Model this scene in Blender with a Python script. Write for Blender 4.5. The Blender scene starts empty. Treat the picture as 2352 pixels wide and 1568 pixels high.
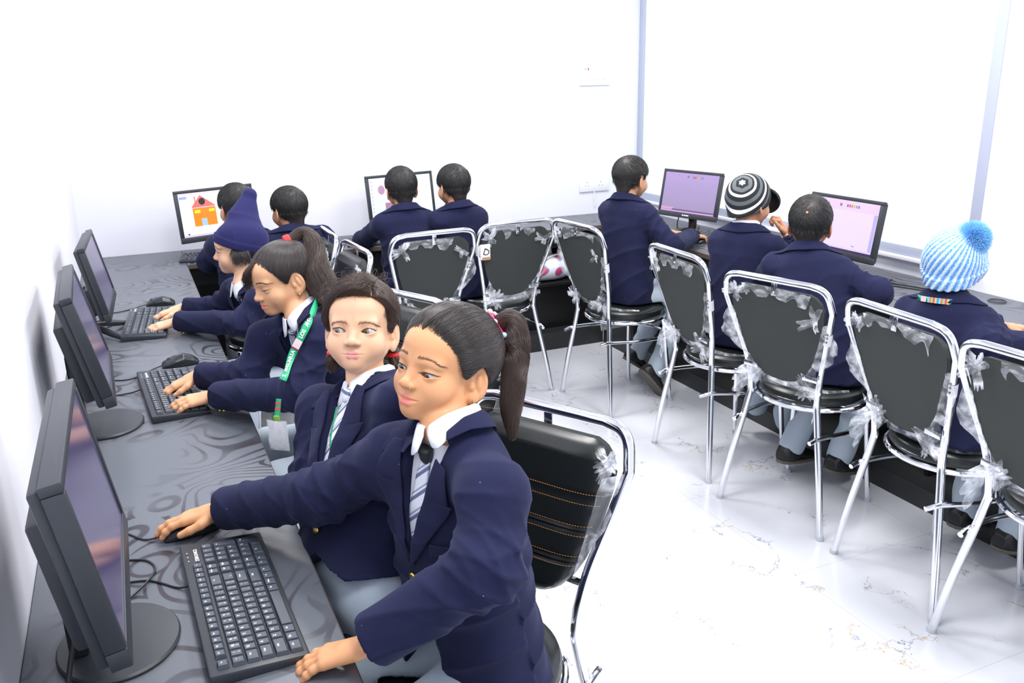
import bpy, bmesh, math, random
import numpy as np
from mathutils import Vector, Matrix
from mathutils.bvhtree import BVHTree
random.seed(7); rng = np.random.default_rng(7)
PI = math.pi
scene = bpy.context.scene
COL = scene.collection
# ------------------------------------------------------------------ camera model (image taken as 2352 x 1568)
W, H = 2352, 1568
FPX, YAW, PITCH, ROLL = 1987.5, 0.4126, 0.2977, -0.0198
CAM = np.array([0.2643, -0.3516, 1.6607])
def cam_axes():
    cy, sy = math.cos(YAW), math.sin(YAW); cp, sp = math.cos(PITCH), math.sin(PITCH)
    fwd = np.array([sy*cp, cy*cp, -sp]); rt = np.array([cy, -sy, 0.0]); up = np.cross(rt, fwd)
    c, s = math.cos(ROLL), math.sin(ROLL)
    return c*rt + s*up, -s*rt + c*up, fwd
RT, UP, FW = cam_axes()
def ray(px, py): return FW + (px - W/2)/FPX*RT - (py - H/2)/FPX*UP
def at(px, py, depth): return CAM + ray(px, py)*depth
def on(px, py, axis, v):
    d = ray(px, py); return CAM + d*((v - CAM[axis])/d[axis])
ROOM_W, ROOM_D, ROOM_H = 3.507, 4.845, 2.75
DESK_H = 0.75
# ------------------------------------------------------------------ materials
def srgb(r, g, b):
    f = lambda c: (c/255/12.92) if c/255 <= 0.04045 else ((c/255 + 0.055)/1.055)**2.4
    return (f(r), f(g), f(b), 1.0)
def new_mat(name):
    m = bpy.data.materials.new(name); m.use_nodes = True
    nt = m.node_tree; b = nt.nodes['Principled BSDF']
    return m, nt, b
def N(nt, typ, **kw):
    n = nt.nodes.new(typ)
    for k, v in kw.items():
        if k.startswith('i_'):
            n.inputs[k[2:].replace('_', ' ')].default_value = v
        else: setattr(n, k, v)
    return n
def L(nt, a, b): nt.links.new(a, b)
def pm(name, col, rough=0.5, metal=0.0, bump=None, var=None, spec=0.5, sheen=0.0, sss=0.0, coat=0.0):
    """principled material; bump=(scale,strength,distance); var=(scale,amount) mottles the colour"""
    m, nt, b = new_mat(name)
    b.inputs['Base Color'].default_value = col
    b.inputs['Roughness'].default_value = rough
    b.inputs['Metallic'].default_value = metal
    b.inputs['Specular IOR Level'].default_value = spec
    if sheen:
        b.inputs['Sheen Weight'].default_value = sheen; b.inputs['Sheen Roughness'].default_value = 0.5
    if coat:
        b.inputs['Coat Weight'].default_value = coat; b.inputs['Coat Roughness'].default_value = 0.1
    if sss:
        b.inputs['Subsurface Weight'].default_value = sss
        b.inputs['Subsurface Radius'].default_value = (1.0, 0.35, 0.2)
        b.inputs['Subsurface Scale'].default_value = 0.008
    if bump or var:
        tc = N(nt, 'ShaderNodeTexCoord')
    if bump:
        nz = N(nt, 'ShaderNodeTexNoise', i_Scale=bump[0], i_Detail=4.0)
        L(nt, tc.outputs['Object'], nz.inputs['Vector'])
        bp = N(nt, 'ShaderNodeBump', i_Strength=bump[1], i_Distance=bump[2])
        L(nt, nz.outputs['Fac'], bp.inputs['Height']); L(nt, bp.outputs['Normal'], b.inputs['Normal'])
    if var:
        n2 = N(nt, 'ShaderNodeTexNoise', i_Scale=var[0], i_Detail=3.0)
        L(nt, tc.outputs['Object'], n2.inputs['Vector'])
        mx = N(nt, 'ShaderNodeMix', data_type='RGBA', blend_type='MULTIPLY')
        mx.inputs['Factor'].default_value = 1.0
        mx.inputs[6].default_value = col
        mr = N(nt, 'ShaderNodeMapRange'); mr.inputs['To Min'].default_value = 1 - var[1]; mr.inputs['To Max'].default_value = 1 + var[1]
        L(nt, n2.outputs['Fac'], mr.inputs['Value'])
        L(nt, mr.outputs['Result'], mx.inputs[7]); L(nt, mx.outputs[2], b.inputs['Base Color'])
    return m
def emit_mat(name, col, strength=1.0, gloss=0.0):
    m, nt, b = new_mat(name)
    b.inputs['Base Color'].default_value = (0.01, 0.01, 0.012, 1)
    b.inputs['Roughness'].default_value = 0.15
    b.inputs['Emission Color'].default_value = col
    b.inputs['Emission Strength'].default_value = strength
    return m
# ------------------------------------------------------------------ objects
def tag(o, label=None, cat=None, group=None, kind=None):
    if label: o['label'] = label
    if cat: o['category'] = cat
    if group: o['group'] = group
    if kind: o['kind'] = kind
    return o
def empty(name, loc=(0, 0, 0), rz=0.0, label=None, cat=None, group=None):
    o = bpy.data.objects.new(name, None); COL.objects.link(o)
    o.empty_display_size = 0.05
    o.location = loc; o.rotation_euler = (0, 0, rz)
    return tag(o, label, cat, group)
def mesh_obj(name, V, F, mat, parent=None, smooth=True, label=None, autosmooth=None):
    me = bpy.data.meshes.new(name)
    V = np.asarray(V, dtype=float).reshape(-1, 3)
    me.from_pydata(V.tolist(), [], [tuple(int(i) for i in f) for f in F] if not isinstance(F, np.ndarray) else F.tolist())
    mats = mat if isinstance(mat, (list, tuple)) else [mat]
    for m in mats: me.materials.append(m)
    if smooth: me.shade_smooth()
    if autosmooth: me.set_sharp_from_angle(angle=autosmooth)
    me.update()
    o = bpy.data.objects.new(name, me); COL.objects.link(o)
    if parent is not None: o.parent = parent
    if label: o['label'] = label
    return o
class MB:
    """collects simple shapes into one mesh"""
    def __init__(s): s.V = []; s.F = []; s.M = []
    def add(s, V, F, mi=0):
        n = len(s.V); s.V += [tuple(v) for v in V]; s.F += [tuple(i + n for i in f) for f in F]; s.M += [mi]*len(F)
        return s
    def box(s, lo, hi, mi=0, bev=0.0, seg=2, mat=None):
        bm = bmesh.new(); bmesh.ops.create_cube(bm, size=1)
        lo = Vector(lo); hi = Vector(hi)
        for v in bm.verts: v.co = Vector(((v.co.x + .5)*(hi.x - lo.x) + lo.x, (v.co.y + .5)*(hi.y - lo.y) + lo.y, (v.co.z + .5)*(hi.z - lo.z) + lo.z))
        if bev: bmesh.ops.bevel(bm, geom=bm.edges[:], offset=bev, segments=seg, affect='EDGES', profile=0.5)
        s._bm(bm, mi, mat); return s
    def _bm(s, bm, mi, mat=None):
        if mat is not None: bmesh.ops.transform(bm, matrix=mat, verts=bm.verts[:])
        bm.verts.index_update()
        s.add([v.co[:] for v in bm.verts], [[v.index for v in f.verts] for f in bm.faces], mi); bm.free()
    def tube(s, path, r, n=12, mi=0, closed=False, cap=True):
        V, F = tube_geo(path, r, n, closed, cap); return s.add(V, F, mi)
    def cyl(s, c, r, h, n=24, mi=0, r2=None):
        return s.tube([c, (c[0], c[1], c[2] + h)], [r, r if r2 is None else r2], n, mi)
    def sphere(s, c, r, mi=0, n=12, sc=(1, 1, 1)):
        bm = bmesh.new(); bmesh.ops.create_uvsphere(bm, u_segments=n, v_segments=max(6, n//2), radius=r)
        for v in bm.verts: v.co = Vector((v.co.x*sc[0] + c[0], v.co.y*sc[1] + c[1], v.co.z*sc[2] + c[2]))
        s._bm(bm, mi); return s
    def grid(s, P, mi=0, flip=False):
        a, b = len(P), len(P[0])
        V = [tuple(P[i][j]) for i in range(a) for j in range(b)]
        F = [(i*b + j, (i + 1)*b + j, (i + 1)*b + j + 1, i*b + j + 1) for i in range(a - 1) for j in range(b - 1)]
        if flip: F = [f[::-1] for f in F]
        return s.add(V, F, mi)
    def build(s, name, mat, parent=None, smooth=True, label=None, sharp=0.6):
        o = mesh_obj(name, s.V, s.F, mat, parent, smooth, label, sharp if smooth else None)
        if isinstance(mat, (list, tuple)) and len(mat) > 1: o.data.polygons.foreach_set('material_index', s.M)
        return o
def tube_geo(path, r, n=12, closed=False, cap=True):
    P = np.array(path, float); m = len(P)
    R = np.full(m, r) if np.isscalar(r) else np.asarray(r, float)
    if closed: T = np.roll(P, -1, 0) - np.roll(P, 1, 0)
    else:
        T = np.empty_like(P); T[1:-1] = P[2:] - P[:-2] if m > 2 else 0
        T[0] = P[1] - P[0]; T[-1] = P[-1] - P[-2]
    T /= np.linalg.norm(T, axis=1)[:, None] + 1e-12
    a = np.array([0, 0, 1.0]) if abs(T[0][2]) < .9 else np.array([1.0, 0, 0])
    u = a - T[0]*(a@T[0]); u /= np.linalg.norm(u)
    V = []; ang = np.linspace(0, 2*PI, n, endpoint=False)
    us = []
    for i in range(m):
        u = u - T[i]*(u@T[i]); u /= np.linalg.norm(u) + 1e-12; us.append(u)
    if closed:   # untwist
        v0 = np.cross(T[0], us[0]); uu = us[-1] - T[0]*(us[-1]@T[0]); uu /= np.linalg.norm(uu)
        tw = math.atan2(uu@v0, uu@us[0])
    for i in range(m):
        u = us[i]; v = np.cross(T[i], u); off = -tw*i/m if closed else 0
        for t in ang: V.append(P[i] + R[i]*(math.cos(t + off)*u + math.sin(t + off)*v))
    F = []
    for i in range(m if closed else m - 1):
        k = (i + 1) % m
        for j in range(n):
            F.append((i*n + j, i*n + (j + 1) % n, k*n + (j + 1) % n, k*n + j))
    if cap and not closed:
        F.append(tuple(range(n))[::-1]); F.append(tuple((m - 1)*n + j for j in range(n)))
    return V, F
def fillet(pts, rad, seg=6, closed=False):
    """polyline with rounded corners"""
    P = [np.array(p, float) for p in pts]; n = len(P); out = []
    rr = rad if isinstance(rad, (list, tuple)) else [rad]*n
    for i in range(n):
        if not closed and i in (0, n - 1): out.append(P[i]); continue
        a, b, c = P[i - 1], P[i], P[(i + 1) % n]
        d1 = min(rr[i], np.linalg.norm(a - b)*.49); d2 = min(rr[i], np.linalg.norm(c - b)*.49)
        p = b + (a - b)/np.linalg.norm(a - b)*d1; q = b + (c - b)/np.linalg.norm(c - b)*d2
        for k in range(seg + 1):
            t = k/seg; out.append((1 - t)**2*p + 2*t*(1 - t)*b + t*t*q)
    return out
def catmull(pts, per=8, closed=False):
    P = [np.array(p, float) for p in pts]; n = len(P); out = []
    rng_ = range(n if closed else n - 1)
    for i in rng_:
        p0 = P[(i - 1) % n] if closed or i > 0 else 2*P[0] - P[1]
        p1 = P[i]; p2 = P[(i + 1) % n]
        p3 = P[(i + 2) % n] if closed or i + 2 < n else 2*P[-1] - P[-2]
        for k in range(per):
            t = k/per
            out.append(.5*((2*p1) + (-p0 + p2)*t + (2*p0 - 5*p1 + 4*p2 - p3)*t*t + (-p0 + 3*p1 - 3*p2 + p3)*t**3))
    if not closed: out.append(P[-1])
    return out
def text_geo(s, size, bold=False):
    """flat mesh of a string, centred, in the xy plane"""
    cu = bpy.data.curves.new('t', 'FONT'); cu.body = s; cu.size = size; cu.align_x = 'CENTER'; cu.align_y = 'CENTER'; cu.resolution_u = 2
    if bold: cu.offset = size*.025
    o = bpy.data.objects.new('t', cu); COL.objects.link(o)
    dg = bpy.context.evaluated_depsgraph_get(); dg.update()
    me = bpy.data.meshes.new_from_object(o.evaluated_get(dg))
    V = [v.co[:] for v in me.vertices]; F = [tuple(p.vertices) for p in me.polygons]
    bpy.data.objects.remove(o); bpy.data.curves.remove(cu); bpy.data.meshes.remove(me)
    return V, F
_tc = {}
def text_at(mb, s, size, M, mi=0, bold=False):
    k = (s, bold)
    if k not in _tc: _tc[k] = text_geo(s, 1.0, bold)
    V, F = _tc[k]
    mb.add([M @ Vector((v[0]*size, v[1]*size, v[2])) for v in V], F, mi)
def frame(o, x, y, z):
    return Matrix(((x[0], y[0], z[0], o[0]), (x[1], y[1], z[1], o[1]), (x[2], y[2], z[2], o[2]), (0, 0, 0, 1)))
def copy_tree(o, parent=None):
    c = o.copy(); COL.objects.link(c); c.parent = parent
    for ch in list(o.children): copy_tree(ch, c)
    return c
# ------------------------------------------------------------------ implicit shapes: points (n,3) -> signed distance
def ln(v): return np.sqrt((v*v).sum(-1))
def ell(P, c, r):
    q = (P - np.array(c, np.float32))
    r = np.array(r, np.float32)
    k0 = ln(q/r); k1 = ln(q/(r*r)) + 1e-9
    return k0*(k0 - 1)/k1
def sph(P, c, r): return ln(P - np.array(c, np.float32)) - r
def rcone(P, a, b, ra, rb):
    a = np.array(a, np.float32); b = np.array(b, np.float32); ab = b - a
    t = np.clip(((P - a)@ab)/(ab@ab + 1e-12), 0, 1)
    return ln(P - a - t[:, None]*ab) - (ra + t*(rb - ra))
def chain(P, pts, rad, k=0.01):
    d = None
    for i in range(len(pts) - 1):
        e = rcone(P, pts[i], pts[i + 1], rad[i], rad[i + 1])
        d = e if d is None else smin(d, e, k)
    return d
def smin(a, b, k):
    h = np.clip(.5 + .5*(b - a)/k, 0, 1); return b + (a - b)*h - k*h*(1 - h)
def smax(a, b, k): return -smin(-a, -b, k)
def waves(P, freq, seed, n=6):
    r = np.random.default_rng(seed); o = np.zeros(len(P), np.float32)
    for i in range(n):
        d = r.normal(size=3); d /= np.linalg.norm(d); fr = freq*(.6 + .9*r.random())
        o += np.sin(P@(d*fr).astype(np.float32) + r.random()*6.28)
    return o/n
def loft_sdf(P, o, X, Y, Z, keys):
    """ellipse-section body: keys = rows of (z, cx, cy, a, b) in the frame (X,Y,Z) at o"""
    q = P - np.array(o, np.float32)
    x = q@np.array(X, np.float32); y = q@np.array(Y, np.float32); z = q@np.array(Z, np.float32)
    K = np.array(keys, np.float32); zz = np.clip(z, K[0, 0], K[-1, 0])
    cx, cy, a, b = [np.interp(zz, K[:, 0], K[:, i]).astype(np.float32) for i in (1, 2, 3, 4)]
    u = (np.abs((x - cx)/a)**2.4 + np.abs((y - cy)/b)**2.4)**(1/2.4)
    d = (u - 1)*np.minimum(a, b)
    return np.maximum(d, np.maximum(z - K[-1, 0], K[0, 0] - z))
def surface(fn, lo, hi, h, proj=1):
    """polygonise fn=0 inside the box with surface nets on a block-sparse grid"""
    lo = np.array(lo, np.float64); hi = np.array(hi, np.float64)
    B = 6; nb = np.maximum(1, np.ceil((hi - lo)/h/B).astype(int)); n = nb*B
    cg = np.stack(np.meshgrid(*[np.arange(k) for k in nb], indexing='ij'), -1).reshape(-1, 3)
    cc = lo + (cg*B + (B - 1)/2)*h
    cv = fn(cc.astype(np.float32))
    A = np.repeat(np.repeat(np.repeat(cv.reshape(nb), B, 0), B, 1), B, 2).astype(np.float32)
    act = np.where(np.abs(cv) < B*h*1.35 + .006)[0]
    off = np.stack(np.meshgrid(*[np.arange(B)]*3, indexing='ij'), -1).reshape(-1, 3)
    for s0 in range(0, len(act), 3000):
        bl = cg[act[s0:s0 + 3000]]
        ijk = (bl[:, None, :]*B + off[None]).reshape(-1, 3)
        A[ijk[:, 0], ijk[:, 1], ijk[:, 2]] = fn((lo + ijk*h).astype(np.float32))
    A[0] = A[-1] = 1e3*h; A[:, 0] = A[:, -1] = 1e3*h; A[:, :, 0] = A[:, :, -1] = 1e3*h
    A = np.clip(A, -2*h, 2*h)
    I = A < 0
    c = [I[i:n[0] - 1 + i, j:n[1] - 1 + j, k:n[2] - 1 + k] for i in (0, 1) for j in (0, 1) for k in (0, 1)]
    sm = sum(x.astype(np.int8) for x in c)
    cell = np.argwhere((sm > 0) & (sm < 8))
    idx = np.full(tuple(n - 1), -1, np.int64); idx[cell[:, 0], cell[:, 1], cell[:, 2]] = np.arange(len(cell))
    acc = np.zeros((len(cell), 3)); cnt = np.zeros(len(cell))
    corners = [np.array((i, j, k)) for i in (0, 1) for j in (0, 1) for k in (0, 1)]
    for a in range(8):
        for b in range(a + 1, 8):
            if np.abs(corners[a] - corners[b]).sum() != 1: continue
            pa = cell + corners[a]; pb = cell + corners[b]
            va = A[pa[:, 0], pa[:, 1], pa[:, 2]]; vb = A[pb[:, 0], pb[:, 1], pb[:, 2]]
            m = (va < 0) != (vb < 0)
            t = np.where(m, va/(va - vb + 1e-20), 0)
            acc += np.where(m[:, None], corners[a] + t[:, None]*(corners[b] - corners[a]), 0); cnt += m
    V = lo + (cell + acc/cnt[:, None])*h
    F = []
    for ax in range(3):
        s1 = [slice(1, None)]*3; 
        m0 = [slice(None)]*3; m1 = [slice(None)]*3
        m0[ax] = slice(0, -1); m1[ax] = slice(1, None)
        cr = np.argwhere(I[tuple(m0)] != I[tuple(m1)])
        b1, b2 = [(1, 2), (2, 0), (0, 1)][ax]
        ok = (cr[:, b1] > 0) & (cr[:, b2] > 0) & (cr[:, b1] < n[b1] - 1) & (cr[:, b2] < n[b2] - 1) & (cr[:, ax] < n[ax] - 1)
        cr = cr[ok]
        if not len(cr): continue
        q = []
        for d1, d2 in ((-1, -1), (0, -1), (0, 0), (-1, 0)):
            p = cr.copy(); p[:, b1] += d1; p[:, b2] += d2; q.append(idx[p[:, 0], p[:, 1], p[:, 2]])
        q = np.stack(q, 1)
        fl = I[cr[:, 0], cr[:, 1], cr[:, 2]]
        q[~fl] = q[~fl][:, ::-1]
        F.append(q[(q >= 0).all(1)])
    F = np.concatenate(F)
    for _ in range(proj):
        Vf = V.astype(np.float32); e = h*.5
        g = np.stack([fn(Vf + np.eye(3, dtype=np.float32)[i]*e) - fn(Vf - np.eye(3, dtype=np.float32)[i]*e) for i in range(3)], 1)/(2*e)
        d = fn(Vf); gl = (g*g).sum(1) + 1e-3
        st = g*(d/gl)[:, None]; sl = np.linalg.norm(st, axis=1); st *= np.minimum(1, .7*h/(sl + 1e-9))[:, None]
        V = V - st
    return V, F
def relax(V, F, it=2, lam=.5):
    V = V.copy(); n = len(V)
    for k in range(it*2):
        s = np.zeros_like(V); c = np.zeros(n)
        for a, b in ((0, 1), (1, 2), (2, 3), (3, 0)):
            np.add.at(s, F[:, a], V[F[:, b]]); np.add.at(s, F[:, b], V[F[:, a]])
            np.add.at(c, F[:, a], 1); np.add.at(c, F[:, b], 1)
        l = lam if k % 2 == 0 else -lam*1.04
        V += l*(s/np.maximum(c, 1)[:, None] - V)
    return V
def strands(name, P, radius, mat, parent=None, tip=0.3):
    """P (n,m,3): hair as curves"""
    n, m, _ = P.shape
    hc = bpy.data.hair_curves.new(name); hc.add_curves([m]*n)
    hc.position_data.foreach_set('vector', np.ascontiguousarray(P, np.float32).ravel())
    ra = hc.attributes.get('radius') or hc.attributes.new('radius', 'FLOAT', 'POINT')
    prof = radius*np.interp(np.linspace(0, 1, m), [0, .6, 1], [1, 1, tip])
    ra.data.foreach_set('value', np.tile(prof, n).astype(np.float32))
    hc.materials.append(mat)
    o = bpy.data.objects.new(name, hc); COL.objects.link(o)
    if parent is not None: o.parent = parent
    return o
# ------------------------------------------------------------------ shared materials
M = {}
M['wall'] = pm('wall_paint', (0.80, 0.815, 0.89, 1), 0.6, bump=(60, .04, .002))
M['trim'] = pm('white_trim', (0.82, 0.83, 0.88, 1), 0.45)
M['alu'] = pm('powder_coated_aluminium', (0.42, 0.46, 0.58, 1), 0.4)
M['chrome'] = pm('chrome', (0.86, 0.87, 0.9, 1), 0.11, 1.0, var=(9, .06))
M['plastic'] = pm('black_plastic', srgb(46, 50, 56), 0.42, bump=(900, .05, .0005))
M['plastic_gloss'] = pm('black_gloss_plastic', srgb(34, 38, 43), 0.25)
M['key'] = pm('keycap_plastic', srgb(64, 71, 82), 0.5)
M['legend'] = pm('keycap_print', (0.85, 0.87, 0.9, 1), 0.6)
M['black'] = pm('black_laminate', srgb(24, 24, 26), 0.35)
M['cable'] = pm('cable_rubber', srgb(26, 28, 32), 0.45)
M['leather'] = pm('black_leatherette', srgb(27, 31, 31), 0.3, bump=(260, .12, .0008), spec=.5)
M['backcloth'] = pm('black_backing_cloth', srgb(52, 56, 55), 0.85, bump=(500, .2, .0006), var=(5, .12))
M['stitch'] = pm('tan_thread', srgb(178, 122, 62), 0.7)
M['paper'] = pm('white_paper', (0.85, 0.85, 0.88, 1), 0.6)
M['rubber'] = pm('clear_rubber_tip', srgb(190, 196, 205), 0.35)
M['ink'] = pm('dark_ink', srgb(52, 40, 36), 0.6)
M['cardboard'] = pm('brown_card', srgb(176, 138, 96), 0.7)
def film_material():
    m, nt, b = new_mat('clear_plastic_film')
    b.inputs['Base Color'].default_value = (0.92, 0.95, 1, 1); b.inputs['Roughness'].default_value = 0.12
    b.inputs['Specular IOR Level'].default_value = 0.8
    tr = N(nt, 'ShaderNodeBsdfTransparent'); mix = N(nt, 'ShaderNodeMixShader')
    tc = N(nt, 'ShaderNodeTexCoord'); nz = N(nt, 'ShaderNodeTexNoise', i_Scale=16.0, i_Detail=3.0, i_Distortion=.8)
    L(nt, tc.outputs['Object'], nz.inputs['Vector'])
    mr = N(nt, 'ShaderNodeMapRange'); mr.inputs['From Min'].default_value = .42; mr.inputs['From Max'].default_value = .72
    mr.inputs['To Min'].default_value = .10; mr.inputs['To Max'].default_value = .74
    L(nt, nz.outputs['Fac'], mr.inputs['Value']); L(nt, mr.outputs['Result'], mix.inputs['Fac'])
    bp = N(nt, 'ShaderNodeBump', i_Strength=.35, i_Distance=.004); L(nt, nz.outputs['Fac'], bp.inputs['Height']); L(nt, bp.outputs['Normal'], b.inputs['Normal'])
    L(nt, tr.outputs[0], mix.inputs[1]); L(nt, b.outputs[0], mix.inputs[2])
    L(nt, mix.outputs[0], nt.nodes['Material Output'].inputs['Surface'])
    return m
M['film'] = film_material()
def floor_material():
    m, nt, b = new_mat('polished_vitrified_tile')
    tc = N(nt, 'ShaderNodeTexCoord'); P = tc.outputs['Object']
    # joints of the 0.62 x 0.61 m tiles
    sx = N(nt, 'ShaderNodeSeparateXYZ'); L(nt, P, sx.inputs[0])
    def joint(sock, period, phase):
        a = N(nt, 'ShaderNodeMath', operation='ADD'); a.inputs[1].default_value = -phase + period*20; L(nt, sock, a.inputs[0])
        mo = N(nt, 'ShaderNodeMath', operation='MODULO'); mo.inputs[1].default_value = period; L(nt, a.outputs[0], mo.inputs[0])
        lt = N(nt, 'ShaderNodeMath', operation='LESS_THAN'); lt.inputs[1].default_value = .0022; L(nt, mo.outputs[0], lt.inputs[0]); return lt.outputs[0]
    jx = joint(sx.outputs[0], .625, 1.565); jy = joint(sx.outputs[1], .615, 1.655)
    jj = N(nt, 'ShaderNodeMath', operation='MAXIMUM'); L(nt, jx, jj.inputs[0]); L(nt, jy, jj.inputs[1])
    # thin broken veins: distorted voronoi edges, masked
    nz = N(nt, 'ShaderNodeTexNoise', i_Scale=9.0, i_Detail=6.0, i_Roughness=.65); L(nt, P, nz.inputs['Vector'])
    ds = N(nt, 'ShaderNodeMix', data_type='RGBA', blend_type='LINEAR_LIGHT'); ds.inputs['Factor'].default_value = .10
    L(nt, P, ds.inputs[6]); L(nt, nz.outputs['Color'], ds.inputs[7])
    vo = N(nt, 'ShaderNodeTexVoronoi', feature='DISTANCE_TO_EDGE', i_Scale=3.6); L(nt, ds.outputs[2], vo.inputs['Vector'])
    th = N(nt, 'ShaderNodeMapRange'); th.inputs['From Min'].default_value = .001; th.inputs['From Max'].default_value = .011
    th.inputs['To Min'].default_value = 1; th.inputs['To Max'].default_value = 0; L(nt, vo.outputs['Distance'], th.inputs['Value'])
    mk = N(nt, 'ShaderNodeTexNoise', i_Scale=4.3, i_Detail=1.0); L(nt, P, mk.inputs['Vector'])
    mm = N(nt, 'ShaderNodeMapRange'); mm.inputs['From Min'].default_value = .535; mm.inputs['From Max'].default_value = .60; L(nt, mk.outputs['Fac'], mm.inputs['Value'])
    vv = N(nt, 'ShaderNodeMath', operation='MULTIPLY'); L(nt, th.outputs['Result'], vv.inputs[0]); L(nt, mm.outputs['Result'], vv.inputs[1])
    cm = N(nt, 'ShaderNodeTexNoise', i_Scale=11.0); L(nt, P, cm.inputs['Vector'])
    cr = N(nt, 'ShaderNodeValToRGB'); cr.color_ramp.elements[0].position = .45; cr.color_ramp.elements[0].color = srgb(112, 122, 150)
    cr.color_ramp.elements[1].position = .58; cr.color_ramp.elements[1].color = srgb(186, 160, 116); L(nt, cm.outputs['Fac'], cr.inputs[0])
    m1 = N(nt, 'ShaderNodeMix', data_type='RGBA'); m1.inputs[6].default_value = (0.67, 0.69, 0.74, 1); L(nt, cr.outputs[0], m1.inputs[7]); L(nt, vv.outputs[0], m1.inputs['Factor'])
    m2 = N(nt, 'ShaderNodeMix', data_type='RGBA'); m2.inputs[7].default_value = srgb(190, 194, 204)
    L(nt, m1.outputs[2], m2.inputs[6]); L(nt, jj.outputs[0], m2.inputs['Factor']); L(nt, m2.outputs[2], b.inputs['Base Color'])
    b.inputs['Roughness'].default_value = .16
    return m
M['floor'] = floor_material()
def swirl_material():
    """dark grey laminate with sweeping, petal-like darker curves of different gloss"""
    m, nt, b = new_mat('swirl_laminate')
    tc = N(nt, 'ShaderNodeTexCoord'); P = tc.outputs['Object']
    n1 = N(nt, 'ShaderNodeTexNoise', i_Scale=2.6, i_Detail=1.0); L(nt, P, n1.inputs['Vector'])
    d1 = N(nt, 'ShaderNodeMix', data_type='RGBA', blend_type='LINEAR_LIGHT'); d1.inputs['Factor'].default_value = .34
    L(nt, P, d1.inputs[6]); L(nt, n1.outputs['Color'], d1.inputs[7])
    vo = N(nt, 'ShaderNodeTexVoronoi', feature='F1', i_Scale=3.4); vo.inputs['Randomness'].default_value = .9; L(nt, d1.outputs[2], vo.inputs['Vector'])
    wv = N(nt, 'ShaderNodeMath', operation='MULTIPLY'); wv.inputs[1].default_value = 42.0; L(nt, vo.outputs['Distance'], wv.inputs[0])
    n2 = N(nt, 'ShaderNodeTexNoise', i_Scale=5.0, i_Detail=1.0); L(nt, P, n2.inputs['Vector'])
    ph = N(nt, 'ShaderNodeMath', operation='MULTIPLY_ADD'); ph.inputs[1].default_value = 9.0; L(nt, n2.outputs['Fac'], ph.inputs[0]); L(nt, wv.outputs[0], ph.inputs[2])
    sn = N(nt, 'ShaderNodeMath', operation='SINE'); L(nt, ph.outputs[0], sn.inputs[0])
    mr = N(nt, 'ShaderNodeMapRange'); mr.inputs['From Min'].default_value = .45; mr.inputs['From Max'].default_value = .8; L(nt, sn.outputs[0], mr.inputs['Value'])
    mk = N(nt, 'ShaderNodeTexNoise', i_Scale=3.1, i_Detail=2.0); L(nt, P, mk.inputs['Vector'])
    mm = N(nt, 'ShaderNodeMapRange'); mm.inputs['From Min'].default_value = .38; mm.inputs['From Max'].default_value = .54; L(nt, mk.outputs['Fac'], mm.inputs['Value'])
    mu = N(nt, 'ShaderNodeMath', operation='MULTIPLY'); L(nt, mr.outputs['Result'], mu.inputs[0]); L(nt, mm.outputs['Result'], mu.inputs[1])
    mx = N(nt, 'ShaderNodeMix', data_type='RGBA'); mx.inputs[6].default_value = srgb(96, 101, 109); mx.inputs[7].default_value = srgb(58, 56, 62)
    L(nt, mu.outputs[0], mx.inputs['Factor']); L(nt, mx.outputs[2], b.inputs['Base Color'])
    rr = N(nt, 'ShaderNodeMapRange'); rr.inputs['To Min'].default_value = .36; rr.inputs['To Max'].default_value = .26; L(nt, mu.outputs[0], rr.inputs['Value']); L(nt, rr.outputs['Result'], b.inputs['Roughness'])
    b.inputs['Specular IOR Level'].default_value = .35
    return m
M['desk'] = swirl_material()
M['edge'] = pm('brown_edge_banding', srgb(92, 78, 70), .5)
# ------------------------------------------------------------------ shell
def slab(name, lo, hi, m, parent=None, bev=0, label=None):
    o = MB().box(lo, hi, bev=bev).build(name, m, parent, label=label, smooth=bool(bev))
    if parent is None: o['kind'] = 'structure'
    return o
RW, RD, RH = ROOM_W, ROOM_D, ROOM_H
slab('floor', (-.12, -1.6, -.08), (RW + .12, RD + .12, 0), M['floor'])
slab('ceiling', (-.12, -1.6, RH), (RW + .12, RD + .12, RH + .1), M['wall'])
slab('wall_left', (-.12, -1.6, 0), (0, RD + .12, RH), M['wall'])
slab('wall_back', (0, RD, 0), (RW, RD + .12, RH), M['wall'])
SILL, WTOP, WY0, WY1 = .835, 2.60, 2.15, RD - .001
wr = MB().box((RW, -1.6, 0), (RW + .12, WY0, RH)).box((RW, WY0, 0), (RW + .12, RD + .12, SILL)).box((RW, WY0, WTOP), (RW + .12, RD + .12, RH))
wr.build('wall_right', M['wall'], smooth=False)['kind'] = 'structure'
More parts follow.
